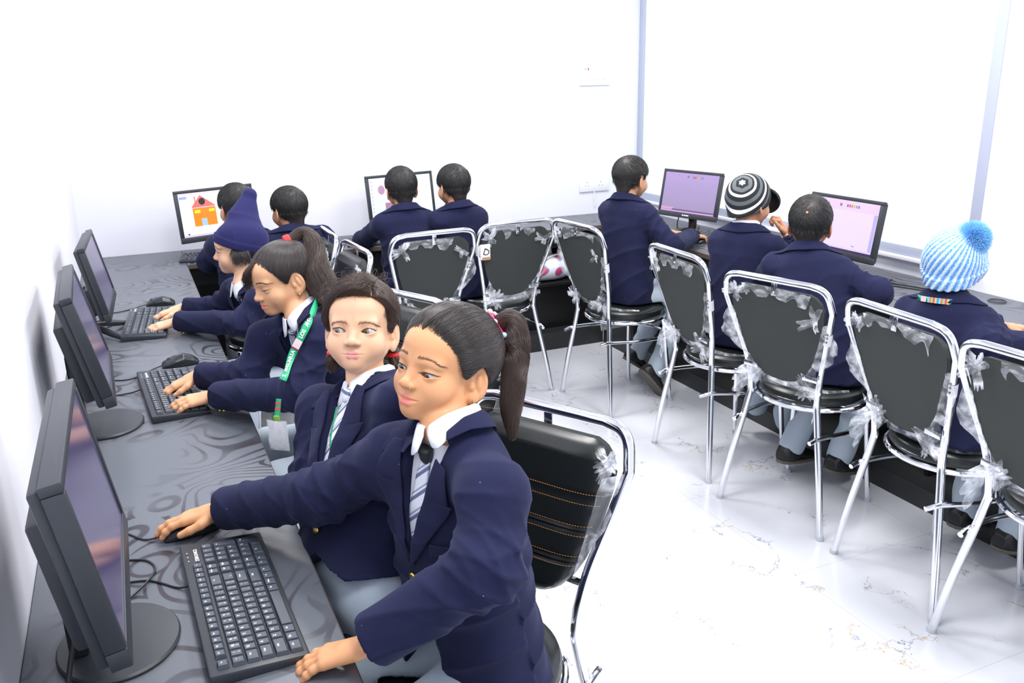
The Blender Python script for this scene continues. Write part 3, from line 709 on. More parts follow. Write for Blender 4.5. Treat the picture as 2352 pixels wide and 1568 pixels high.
# loose power leads
def cord(label, pts, rad=.0035, group='loose black leads on the desks', plug=None):
    o = MB().tube(catmull(pts, 8), rad, 8)
    if plug: o.box(plug[0], plug[1], bev=.004)
    o = o.build('power_lead', M['cable']); tag(o, label, 'cable', group); return o
cord('black lead with a plug hanging behind the nearest monitor to the desk edge', [(.105, 1.03, .86), (.085, .98, .80), (.075, .93, DESK_H + .006), (.085, .88, DESK_H + .005), (.12, .85, DESK_H + .005)], .0045, None, ((.078, .885, DESK_H + .001), (.098, .935, DESK_H + .02)))
cord('thin looped black lead on the desk behind the nearest monitor', [(.16, 1.36, Z0), (.20, 1.34, Z0), (.215, 1.30, Z0), (.20, 1.25, Z0 + .004), (.16, 1.20, Z0)], .0022, None)
cord('black lead lying in a loop under the lilac monitor', [(3.2, 2.42, Z0), (3.26, 2.36, Z0), (3.30, 2.26, Z0), (3.325, 2.17, Z0), (3.345, 2.15, Z0), (3.35, 2.19, Z0), (3.33, 2.30, Z0), (3.30, 2.40, Z0), (3.36, 2.44, Z0)], .003, None)
cord('tangled leads on the desk behind the mauve monitor', [(3.33, 3.98, .90), (3.28, 3.99, .84), (3.25, 3.96, DESK_H + .02), (3.30, 3.90, DESK_H + .005), (3.38, 3.95, DESK_H + .005), (3.45, 4.02, DESK_H + .006)], .0035, None)
ld = cord('black lead plugged into the back of the middle monitor on the left desk', [(.085, 2.18, .93), (.06, 2.20, .88), (.055, 2.22, .80), (.07, 2.25, DESK_H + .005), (.03, 2.30, DESK_H + .005)], .004, None)
o = cord('black lead with a blue plug behind the far monitor of the left desk', [(.085, 3.20, .92), (.06, 3.24, .90), (.05, 3.22, .84), (.07, 3.16, .80), (.06, 3.1, DESK_H + .006)], .004, None)
MB().box((.066, 3.135, .800), (.084, 3.175, .815), bev=.003).build('plug', pm('blue_plug', srgb(60, 74, 180), .4), o, label='blue plug')
# ------------------------------------------------------------------ tubular chairs (local +Y = forward, origin between the rear feet)
RT_ = .0125
def hoop_path():
    half = [(.2275, .0, .0), (.195, .016, .20), (.150, .040, .44), (.142, .042, .52), (.160, .025, .64), (.196, -.015, .78), (.2185, -.040, .87)]
    top = [(.207, -.056, .925), (.185, -.0635, .949), (.145, -.067, .958)]
    R_ = catmull(half, 8) + catmull([half[-1]] + top, 6)[1:]
    Lh = [np.array((-p[0], p[1], p[2])) for p in R_][::-1]
    return R_ + Lh
HOOP = hoop_path()
BO = [(.925, .135), (.915, .160), (.895, .178), (.865, .189), (.82, .186), (.76, .172), (.70, .155), (.66, .140), (.62, .118), (.59, .092), (.572, .060), (.566, .03)]
def bo_w(z):
    zz = np.array([b[0] for b in BO])[::-1]; ww = np.array([b[1] for b in BO])[::-1]; return float(np.interp(z, zz, ww))
def bo_y(z): return -.052 + (.925 - z)*.215
SEAMS = [.806, .735, .665]
def chair_mesh_protos():
    P = {}
    P['frame'] = MB().tube(HOOP, RT_, 12)
    ring = [(.205*math.cos(t), .245 + .205*math.sin(t), .462) for t in np.linspace(0, 2*PI, 48, endpoint=False)]
    P['seat_ring'] = MB().tube(ring, .0095, 10, closed=True)
    for nm, s in (('legL', -1), ('legR', 1)):
        P[nm] = MB().tube(catmull([(s*.152, .375, .458), (s*.158, .385, .38), (s*.172, .402, .16), (s*.183, .415, .0)], 6), .0105, 12)
    st = catmull([(-.163, -.022, .372), (-.172, .03, .378), (-.190, .18, .366), (-.165, .36, .352), (-.09, .452, .345), (0, .475, .343), (.09, .452, .345), (.165, .36, .352), (.190, .18, .366), (.172, .03, .378), (.163, -.022, .372)], 6)
    P['stretcher'] = MB().tube(st, .0085, 10)
    rr = [(0, .468), (.17, .468), (.192, .472), (.200, .482), (.2005, .494), (.196, .506), (.184, .514), (.16, .519), (.08, .523), (0, .524)]
    s = MB(); s.grid([[(r*math.cos(t), .245 + r*math.sin(t), z) for t in np.linspace(0, 2*PI, 49)] for r, z in rr], flip=True); P['seat'] = s
    # padded front of the back with cross seams
    zs = np.linspace(.9245, .5665, 60); us = np.linspace(-1, 1, 33); G = []
    for z in zs:
        w = bo_w(z); e = min(1, max(0, (z - .5665)/.035))**.5*min(1, max(0, (.9245 - z)/.03))**.5
        gr = max(max(math.exp(-((z - q - .006)/.0035)**2), math.exp(-((z - q + .006)/.0035)**2)) for q in SEAMS)
        row = []
        for u in us:
            b = max(0, 1 - abs(u)**5)**.5
            wr = .0016*math.sin(u*40 + z*90)*max(0, abs(u) - .55)
            row.append((u*w, bo_y(z) + .006 + .036*e*b*(1 - .22*gr) + wr, z))
        G.append(row)
    P['backrest'] = MB().grid(G)
    G2 = [[(u*w_, bo_y(z) - .006, z) for u in np.linspace(-1, 1, 9)] for z in zs for w_ in [bo_w(z)]]
    bp = MB(); bp.grid(G2, flip=True); G3 = [[(p[0], p[1] + .0135, p[2]) for p in row] for row in G2]; bp.grid(G3)
    rim = lambda A: [r[0] for r in A] + [p for p in A[-1]] + [r[-1] for r in A][::-1] + A[0][::-1]
    bp.grid([rim(G2), rim(G3)]); P['back_panel'] = bp
    stc = MB()
    for q in SEAMS:
        for o_ in (.0115, -.0115):
            z = q + o_; w = bo_w(z); n = int(w*2/.0062)
            for k in range(n):
                u0 = -1 + 2*(k + .2)/n; u1 = -1 + 2*(k + .78)/n
                pt = lambda u: (u*w, bo_y(z) + .0068 + .036*(max(0, 1 - abs(u)**5)**.5)*1.0, z)
                if abs(u0) < .96 and abs(u1) < .96: stc.tube([pt(u0), pt(u1)], .0007, 4)
    P['stitching'] = stc
    for nm, a, b_, dr in (('brkT', (-.012, -.066, .952), (.012, -.054, .905), 0), ('brkL', (-.148, .02, .585), (-.10, .026, .605), 0), ('brkR', (.10, .02, .585), (.148, .026, .605), 0)):
        m = MB(); 
        lo = tuple(min(x, y) for x, y in zip(a, b_)); hi = tuple(max(x, y) for x, y in zip(a, b_))
        if nm == 'brkT': m.box((-.011, -.0665, .900), (.011, -.0635, .950), bev=.001); m.sphere((0, -.067, .912), .004, n=10)
        else:
            sg = -1 if nm == 'brkL' else 1
            m.box((sg*.125 - .03, .006, .592), (sg*.125 + .03, .009, .612), bev=.001); m.sphere((sg*.103, .005, .602), .004, n=10)
        P[nm] = m
    caps = []
    for x, y, sx, sy in ((.2275, 0, .02, -.012), (-.2275, 0, -.02, -.012), (.183, .415, .002, .003), (-.183, .415, -.002, .003)):
        caps.append(MB().tube([(x, y, .0), (x, y, .004), (x - sx*.15, y, .016)], [.0135, .0145, .0135], 12))
    P['caps'] = caps
    return P
CP = chair_mesh_protos()
def film_sheet(mb, A, B, seed, fold=.010, nu=14, nv=10, rag=.25, out=(0, -1, 0)):
    """crumpled film spanned between polyline A and polyline B"""
    r = np.random.default_rng(seed)
    A = np.array(catmull(A, 6)); B = np.array(catmull(B, 6)); out = np.array(out, float)
    ia = np.linspace(0, len(A) - 1, nu); f = lambda Q, t: np.stack([np.interp(t, np.arange(len(Q)), Q[:, k]) for k in range(3)], 1)
    a = f(A, ia); b = f(B, np.linspace(0, len(B) - 1, nu)); ph = r.random(6)*6.28; fr = 3 + r.random(6)*9
    G = []
    for j in range(nv):
        t = j/(nv - 1); row = []
        for i in range(nu):
            u = i/(nu - 1); tt = t*(1 - rag*max(0, math.sin(u*fr[0]*1.7 + ph[0]))*(t > .3))
            p = a[i]*(1 - tt) + b[i]*tt
            w = math.sin(u*fr[1]*2.2 + ph[1] + t*2) + .6*math.sin(u*fr[2]*3 + t*fr[3]*.6 + ph[2]) + .5*math.sin(t*fr[4] + ph[4])
            p = p + out*(fold*(.35 + .3*w)*(.25 + math.sin(PI*min(1, t*1.1)))) + r.normal(size=3)*fold*.05
            row.append(tuple(p))
        G.append(row)
    mb.grid(G)
def film_burst(mb, c, seed, R_=.05, n=5, out=(0, -1, 0)):
    r = np.random.default_rng(seed); c = np.array(c, float)
    a0 = r.random()*6.28
    for k in range(n):
        a = a0 + k*2*PI/n + r.normal()*.35; L_ = R_*(.55 + .7*r.random()); d = np.array([math.cos(a), 0, math.sin(a)]); s = np.array([-math.sin(a), 0, math.cos(a)])
        w0, w1 = .011, L_*(.22 + .3*r.random())
        lift = np.array(out)*(.004 + .016*r.random())
        film_sheet(mb, [c - s*w0, c, c + s*w0], [c + d*L_ - s*w1 + lift, c + d*L_*1.08 + lift*1.5, c + d*L_ + s*w1 + lift], seed*31 + k, .013, 10, 8, .3, out)
def back_pt(x, z, off=-.008): return (x, bo_y(z) + off, z)
def chair(label, x, y, yaw, seed, film='full', logo=None, group='chrome tubular chairs with black seats and backs'):
    r = empty('tubular_chair', (x, y, 0), yaw - PI/2, label, 'chair', group)
    first = chair.proto is None
    if first:
        CP['frame'].build('frame', M['chrome'], r); CP['seat_ring'].build('seat_ring', M['chrome'], r); CP['legL'].build('leg', M['chrome'], r); CP['legR'].build('leg', M['chrome'], r)
        CP['stretcher'].build('stretcher', M['chrome'], r); CP['seat'].build('seat', M['leather'], r)
        b = CP['backrest'].build('backrest', M['leather'], r); CP['stitching'].build('stitching', M['stitch'], b, label='tan double stitching')
        CP['back_panel'].build('back_panel', M['backcloth'], r)
        for k in ('brkT', 'brkL', 'brkR'): CP[k].build('bracket', M['chrome'], r)
        for c in CP['caps']: c.build('foot_cap', M['rubber'], r)
        chair.proto = r
    else:
        for ch in [c for c in chair.proto.children if c.name.split('.')[0] not in ('plastic_film', 'sticker')]:
            c = ch.copy(); COL.objects.link(c); c.parent = r
            for g_ in ch.children: d = g_.copy(); COL.objects.link(d); d.parent = c
    rg = random.Random(seed); fb = MB()
    j = lambda s: rg.uniform(-s, s)
    if film == 'full':
        film_burst(fb, back_pt(-.155 + j(.01), .885 + j(.015), -.012), seed*7 + 1, .052, 4)
        if rg.random() < .8: film_burst(fb, back_pt(.14 + j(.02), .845 + j(.03), -.012), seed*7 + 2, .050, 3)
        x0, x1 = sorted((-.12 + j(.04), .13 + j(.03))); 
        film_sheet(fb, [back_pt(x0, .925), back_pt((x0 + x1)/2, .927), back_pt(x1, .922)], [back_pt(x0 + .02, .875 + j(.015), -.014), back_pt((x0 + x1)/2, .895 + j(.02), -.014), back_pt(x1 - .02, .865 + j(.015), -.014)], seed*7 + 3, .012, 26, 9, .55)
        for s in (-1, 1):   # film hanging along the sides and tied at the lower corners
            if s == 1 or rg.random() < .6:
                film_sheet(fb, [back_pt(s*.185, .82), back_pt(s*.16, .73), back_pt(s*.135, .655)], [(s*.212, -.03, .83), (s*(.20 + rg.random()*.05), -.03, .72), (s*.155, .02, .63)], seed*7 + 5 + s, .014, 16, 9, .15)
            film_sheet(fb, [back_pt(s*.14, .665), back_pt(s*.105, .61), back_pt(s*.06, .572)], [(s*.146, .03, .60), (s*.142, .038, .53), (s*.125, .035, .505)], seed*7 + 8 + s, .016, 14, 9, .1)
            film_burst(fb, (s*.115, .012, .572 + j(.012)), seed*7 + 11 + s, .056, 4)
            if rg.random() < .55: film_sheet(fb, [(s*.150, .028, .60), (s*.146, .022, .55), (s*.15, .02, .50)], [(s*.185, -.02, .56), (s*.178, -.03, .50), (s*.165, -.015, .44)], seed*7 + 15 + s, .02, 12, 10, .25)
        film_sheet(fb, [back_pt(-.07, .575), back_pt(0, .566), back_pt(.07, .575)], [(-.10, .055, .526), (0, .06, .525), (.10, .055, .526)], seed*7 + 20, .008, 20, 8, .1)
        film_sheet(fb, [(-.19, .19, .482), (-.13, .095, .484), (0, .042, .486), (.13, .095, .484), (.19, .19, .482)], [(-.17, .21, .522), (-.115, .13, .527), (0, .10, .529), (.115, .13, .527), (.17, .21, .522)], seed*7 + 21, .006, 30, 7, 0)
    elif film == 'front':
        film_sheet(fb, [(-.188, .02, .87), (-.172, .05, .76), (-.14, .055, .64)], [(-.214, -.03, .87), (-.195, .0, .76), (-.152, .03, .64)], seed*7 + 1, .010, 18, 6, .3, out=(0, 1, 0))
        film_sheet(fb, [(-.16, .028, .60), (-.15, .04, .56), (-.145, .05, .53)], [(-.12, .05, .59), (-.10, .06, .56), (-.10, .07, .53)], seed*7 + 2, .010, 12, 6, .3, out=(0, 1, 0))
        film_sheet(fb, [(.188, .02, .87), (.172, .05, .76), (.14, .055, .64)], [(.214, -.03, .87), (.195, .0, .76), (.152, .03, .64)], seed*7 + 3, .010, 18, 6, .3, out=(0, 1, 0))
        film_burst(fb, (-.19, -.02, .89), seed*7 + 4, .04, 5, out=(0, 1, 0))
    fb.build('plastic_film', M['film'], r)
    # paper sticker wrapped on the tube
    if logo is not None:
        st = MB(); s = -1 if logo == 'D' else 1
        idx = [p for p in HOOP if p[0]*s > 0 and (.735 if s > 0 else .80) < p[2] < (.80 if s > 0 else .865) and p[1] < .03]
        idx.sort(key=lambda p: p[2])
        st.tube(idx, RT_ + .0012, 14, cap=False)
        if logo == 'D':
            st.box((-.205, -.049, .785), (-.150, -.047, .862), bev=.001)
        so = st.build('sticker', M['paper'], r, label='white paper sticker')
        mk = MB()
        if logo == 'D':
            fr = frame((-.172, -.0496, .82), (.94, 0, -.34), (.34, 0, .94), (0, -1, 0))
            text_at(mk, 'D', .046, fr, bold=True)
            o2 = mk.build('sticker_print', M['ink'], so, smooth=False)
            m3 = MB(); text_at(m3, 'D', .030, frame((-.172, -.0499, .82), (.94, 0, -.34), (.34, 0, .94), (0, -1, 0)), bold=True); m3.build('sticker_print', M['paper'], so, smooth=False)
            MB().box((-.196, -.0495, .781), (-.152, -.0465, .797), bev=.001).build('sticker_edge', M['cardboard'], so)
        else:
            for k in range(3):
                p = idx[int(len(idx)*(.25 + .25*k))]
                for q in range(2): mk.box((p[0] - .010 + q*.010, p[1] - RT_ - .0022, p[2] - .006), (p[0] - .004 + q*.010, p[1] - RT_ - .0008, p[2] + (.001 if (k + q) % 2 else .006)))
            mk.build('sticker_print', M['ink'], so, smooth=False)
    return r
chair.proto = None
chair('chair with film-wrapped black back behind the boy before the pale blue screen', 1.564, 3.585, 1.63, 3, logo='S')
chair('chair with a white letter-D tag on its left tube, back to the camera', 2.033, 3.659, 1.626, 5, logo='D')
chair('chair turned half sideways under the boy at the window corner', 2.319, 3.396, .089, 8, logo='S')
chair('narrow-looking film-wrapped chair under the child in the striped hat', 2.358, 2.588, -.051, 11, logo='S')
chair('chair with a broad dark back and a red-and-white leaflet on its seat', 2.367, 2.013, .274, 14, logo='S')
chair('chair with ragged film behind the child in the light blue pompom hat', 2.395, 1.479, -.066, 17, logo='S')
chair('chair cut off by the right edge of the photo', 2.352, 1.0, .03, 21, logo='S')
CF = 'chrome tubular chairs with black seats and backs'
chair('chair with stitched black leather back under the nearest ponytailed girl', .995, 1.222, 3.66, 24, 'front')
chair('chair under the girl looking towards the camera, mostly hidden', 1.03, 1.83, 3.66, 27, 'front')
chair('chair behind the ponytailed girl wearing the green lanyard', 1.02, 2.38, 3.58, 30, 'front')
chair('chair with its back corner beside the dark ponytail with red band', 1.085, 3.34, 3.20, 33, 'front')
chair('farthest chair of the left row, only its curved chrome top showing', 1.058, 3.80, 3.14, 36, 'front')
# ------------------------------------------------------------------ printed matter and bag
def leaflet(label, x, y, z, rz, wd, hg, art):
    r = empty('leaflet', (x, y, z), rz, label, 'leaflet')
    MB().box((-wd/2, -hg/2, 0), (wd/2, hg/2, .0012)).build('sheet', M['paper'], r, smooth=False)
    for nm, col, lo, hi in art: MB().box((lo[0], lo[1], .0012), (hi[0], hi[1], .0016)).build(nm, col, r, smooth=False)
    return r
red = pm('red_print', srgb(214, 52, 38), .5); dk = pm('dark_print', srgb(46, 32, 30), .5); br = pm('brown_print', srgb(150, 116, 90), .5, var=(30, .4)); pu = pm('plum_print', srgb(104, 72, 84), .5, var=(40, .3))
leaflet('white leaflet with red print on the chair seat behind the boy with a hair whorl', 2.665, 2.035, .526, .30, .15, .105,
    [('printed_picture', br, (-.01, .008), (.072, .05)), ('printed_picture', dk, (-.02, -.012), (.06, .012)), ('printed_picture', red, (-.072, .02), (-.02, .048)), ('printed_picture', red, (-.01, -.006), (.04, .004)), ('printed_strip', red, (-.035, -.040), (.035, -.030))])
leaflet('white leaflet with a plum picture on the seat below the child in the striped hat', 2.585, 2.655, .526, -.1, .14, .10, [('printed_picture', pu, (-.02, -.035), (.06, .04))])
def bag_material():
    m, nt, b = new_mat('pink_flower_print')
    tc = N(nt, 'ShaderNodeTexCoord'); P = tc.outputs['Object']
    nz = N(nt, 'ShaderNodeTexNoise', i_Scale=6.0, i_Detail=.5); L(nt, P, nz.inputs['Vector'])
    ds = N(nt, 'ShaderNodeMix', data_type='RGBA', blend_type='LINEAR_LIGHT'); ds.inputs['Factor'].default_value = .12; L(nt, P, ds.inputs[6]); L(nt, nz.outputs['Color'], ds.inputs[7])
    v = N(nt, 'ShaderNodeTexVoronoi', i_Scale=6.5); L(nt, ds.outputs[2], v.inputs['Vector'])
    r = N(nt, 'ShaderNodeValToRGB'); e = r.color_ramp.elements; r.color_ramp.interpolation = 'CONSTANT'
    e[0].color = srgb(214, 62, 104); e[1].position = .40; e[1].color = srgb(236, 232, 240)
    x = r.color_ramp.elements.new(.34); x.color = srgb(110, 160, 214)
    L(nt, v.outputs['Distance'], r.inputs[0]); L(nt, r.outputs[0], b.inputs['Base Color']); b.inputs['Roughness'].default_value = .7
    return m
def bagf(P):
    d = ell(P, (0, 0, .072), (.22, .115, .085)); d = smax(d, np.abs(P[:, 0]) - .19, .03); d = smax(d, .002 - P[:, 2], .01)
    return d + .004*waves(P, 45, 3)
bv, bf = surface(bagf, (-.25, -.16, -.01), (.25, .16, .18), .006)
bag = empty('cloth_bag', (2.655, 4.53, .412), .1, 'pink and white flower-printed cloth bag lying on the shelf under the back desk', 'bag')
mesh_obj('bag_body', bv, bf, bag_material(), bag)
MB().tube(catmull([(-.16, -.06, .10), (-.10, -.085, .13), (0, -.06, .158), (.10, -.02, .15), (.15, .02, .11)], 6), .006, 8).build('strap', M['paper'], bag, label='white strap')
# ------------------------------------------------------------------ people
def skin_mat(name, col, lip, nail):
    m, nt, b = new_mat(name)
    at_ = N(nt, 'ShaderNodeAttribute', attribute_name='lip'); an = N(nt, 'ShaderNodeAttribute', attribute_name='nail')
    tc = N(nt, 'ShaderNodeTexCoord'); nz = N(nt, 'ShaderNodeTexNoise', i_Scale=14.0, i_Detail=3.0); L(nt, tc.outputs['Object'], nz.inputs['Vector'])
    v = N(nt, 'ShaderNodeMix', data_type='RGBA'); v.inputs[6].default_value = tuple(c*.93 for c in col[:3]) + (1,); v.inputs[7].default_value = tuple(min(1, c*1.06) for c in col[:3]) + (1,)
    L(nt, nz.outputs['Fac'], v.inputs['Factor'])
    a = N(nt, 'ShaderNodeMix', data_type='RGBA'); a.inputs[7].default_value = lip; L(nt, v.outputs[2], a.inputs[6]); L(nt, at_.outputs['Fac'], a.inputs['Factor'])
    c = N(nt, 'ShaderNodeMix', data_type='RGBA'); c.inputs[7].default_value = nail; L(nt, a.outputs[2], c.inputs[6]); L(nt, an.outputs['Fac'], c.inputs['Factor'])
    L(nt, c.outputs[2], b.inputs['Base Color'])
    b.inputs['Roughness'].default_value = .46; b.inputs['Specular IOR Level'].default_value = .4
    b.inputs['Subsurface Weight'].default_value = .25; b.inputs['Subsurface Radius'].default_value = (1, .4, .22); b.inputs['Subsurface Scale'].default_value = .006
    n2 = N(nt, 'ShaderNodeTexNoise', i_Scale=420.0, i_Detail=2.0); L(nt, tc.outputs['Object'], n2.inputs['Vector'])
    bp = N(nt, 'ShaderNodeBump', i_Strength=.06, i_Distance=.0006); L(nt, n2.outputs['Fac'], bp.inputs['Height']); L(nt, bp.outputs['Normal'], b.inputs['Normal'])
    return m
def hair_mat(name, col, rough=.38):
    m, nt, b = new_mat(name); b.inputs['Roughness'].default_value = rough; b.inputs['Specular IOR Level'].default_value = .6
    hi = N(nt, 'ShaderNodeHairInfo'); r = N(nt, 'ShaderNodeValToRGB'); e = r.color_ramp.elements
    e[0].color = tuple(c*.7 for c in col[:3]) + (1,); e[1].color = tuple(c*1.35 for c in col[:3]) + (1,); L(nt, hi.outputs['Random'], r.inputs[0]); L(nt, r.outputs[0], b.inputs['Base Color'])
    return m
def wool(name, col):
    m, nt, b = new_mat(name)
    tc = N(nt, 'ShaderNodeTexCoord'); P = tc.outputs['Object']
    n1 = N(nt, 'ShaderNodeTexNoise', i_Scale=900.0, i_Detail=3.0); L(nt, P, n1.inputs['Vector'])
    n3 = N(nt, 'ShaderNodeTexNoise', i_Scale=16.0, i_Detail=4.0); L(nt, P, n3.inputs['Vector'])
    mx = N(nt, 'ShaderNodeMix', data_type='RGBA'); mx.inputs[6].default_value = tuple(c*.8 for c in col[:3]) + (1,); mx.inputs[7].default_value = tuple(c*1.25 for c in col[:3]) + (1,); L(nt, n3.outputs['Fac'], mx.inputs['Factor'])
    # specks of lint
    vo = N(nt, 'ShaderNodeTexVoronoi', i_Scale=34.0); L(nt, P, vo.inputs['Vector'])
    lt = N(nt, 'ShaderNodeMath', operation='LESS_THAN'); lt.inputs[1].default_value = .036; L(nt, vo.outputs['Distance'], lt.inputs[0])
    m2 = N(nt, 'ShaderNodeMix', data_type='RGBA'); m2.inputs[7].default_value = srgb(120, 124, 150); L(nt, mx.outputs[2], m2.inputs[6]); L(nt, lt.outputs[0], m2.inputs['Factor'])
    L(nt, m2.outputs[2], b.inputs['Base Color'])
    b.inputs['Roughness'].default_value = .95; b.inputs['Specular IOR Level'].default_value = .2
    b.inputs['Sheen Weight'].default_value = .10; b.inputs['Sheen Roughness'].default_value = .45; b.inputs['Sheen Tint'].default_value = (.45, .5, .8, 1)
    bp = N(nt, 'ShaderNodeBump', i_Strength=.35, i_Distance=.0012); L(nt, n1.outputs['Fac'], bp.inputs['Height'])
    L(nt, bp.outputs['Normal'], b.inputs['Normal'])
    return m
M['navy'] = wool('navy_wool', srgb(29, 32, 60)); M['navy_lapel'] = M['navy']
M['shirt'] = pm('white_shirt_cotton', (.80, .83, .90, 1), .75, bump=(300, .08, .001))
M['trouser'] = pm('pale_grey_trouser_cloth', srgb(176, 190, 203), .85, bump=(600, .15, .001))
M['shoe'] = pm('black_shoe_leather', srgb(24, 24, 28), .4)
M['sole'] = pm('worn_shoe_sole', srgb(96, 92, 84), .8, bump=(120, .5, .003))
M['gold'] = pm('brass', srgb(214, 186, 110), .28, 1.0)
M['hair'] = hair_mat('black_hair', srgb(54, 48, 47), .34); M['hair_brown'] = hair_mat('dark_brown_hair', srgb(70, 55, 47), .36); M['hair_tail'] = hair_mat('dark_brown_ponytail', srgb(58, 43, 36), .36); M['hair_boy'] = hair_mat('short_black_hair', srgb(40, 42, 42), .42)
M['scalp'] = pm('hair_undercoat', srgb(40, 34, 33), .5)
M['lash'] = pm('dark_lash', srgb(34, 26, 24), .6); M['brow'] = hair_mat('brow_hair', srgb(98, 70, 54), .6); M['brow_light'] = hair_mat('light_brow_hair', srgb(128, 92, 74), .6)
def tie_mat():
    m, nt, b = new_mat('striped_tie'); tc = N(nt, 'ShaderNodeTexCoord')
    a = N(nt, 'ShaderNodeAttribute', attribute_name='stripe'); r = N(nt, 'ShaderNodeValToRGB'); r.color_ramp.interpolation = 'CONSTANT'; e = r.color_ramp.elements
    e[0].color = srgb(226, 230, 240); e[1].position = .40; e[1].color = srgb(104, 116, 146)
    for p, c in ((.62, srgb(226, 230, 240)), (.74, srgb(150, 160, 186)), (.84, srgb(226, 230, 240))): x = e.new(p); x.color = c
    fr = N(nt, 'ShaderNodeMath', operation='FRACT'); L(nt, a.outputs['Fac'], fr.inputs[0]); L(nt, fr.outputs[0], r.inputs[0]); L(nt, r.outputs[0], b.inputs['Base Color']); b.inputs['Roughness'].default_value = .55
    return m
M['tie'] = tie_mat()
SK = {'tan': skin_mat('warm_brown_skin', srgb(212, 156, 112), srgb(222, 132, 116), srgb(228, 128, 88)),
      'light': skin_mat('light_skin', srgb(234, 187, 152), srgb(222, 150, 142), srgb(232, 186, 170)),
      'mid': skin_mat('golden_skin', srgb(222, 170, 130), srgb(218, 128, 114), srgb(226, 172, 150)),
      'boy': skin_mat('brown_skin', srgb(208, 154, 120), srgb(176, 104, 92), srgb(216, 168, 146))}
def axes(az, pitch=0, roll=0):
    a, p = math.radians(az), math.radians(pitch)
    f = np.array([math.cos(a)*math.cos(p), math.sin(a)*math.cos(p), math.sin(p)]); r = np.cross(f, [0, 0, 1.0]); r /= np.linalg.norm(r); u = np.cross(r, f)
    t = math.radians(roll); return math.cos(t)*r + math.sin(t)*u, f, -math.sin(t)*r + math.cos(t)*u
CR_C, CR_R = (0, -.019, .025), (.0710, .0945, .0765)
EYE = (.0310, .0630, -.009); EYE_R = .0134
EW = .0156
def lids(Q, hu, hl, sgn, er=.0182):
    x = (Q[:, 0]*sgn - EYE[0]); z = Q[:, 2] - EYE[2] - .0014*x/EW
    u = 1 - (x/EW)**2
    alm = np.maximum(z - hu*u, -hl*u - z); alm = np.maximum(alm, np.abs(x) - EW + .0003)
    alm = np.maximum(alm, EYE[1] - Q[:, 1])
    return np.maximum(alm, sph(Q, (EYE[0]*sgn, EYE[1], EYE[2]), er))
UL = [(-.0235, .0740, -.0574), (-.0065, .0815, -.0550), (.0065, .0815, -.0550), (.0235, .0740, -.0574)]
LL = [(-.0215, .0742, -.0582), (-.0070, .0808, -.0626), (.0070, .0808, -.0626), (.0215, .0742, -.0582)]
def lip_sdf(Q, part):
    lo = [(x, y, z - part*1.2) for x, y, z in LL]
    return np.minimum(chain(Q, UL, [.0018, .0035, .0035, .0018], .003), chain(Q, lo, [.0014, .0044, .0044, .0014], .003))
def soft_hairline(p, n, seed, yl, target, zr, r, mat, adv=.010, ln_=.35):
    g = np.random.default_rng(seed); S = hairline(n, seed, yl, zr); S[:, 1] += g.uniform(-.004, adv, n); Q = lerp_path(S, np.tile(target, (n, 1)) if np.ndim(target) == 1 else target(S), 16, g.uniform(.0012, .005, n), .001, seed)
    add_strands(p, Q[:, :max(4, int(16*ln_))], r, mat, 'fine_hair', .2)
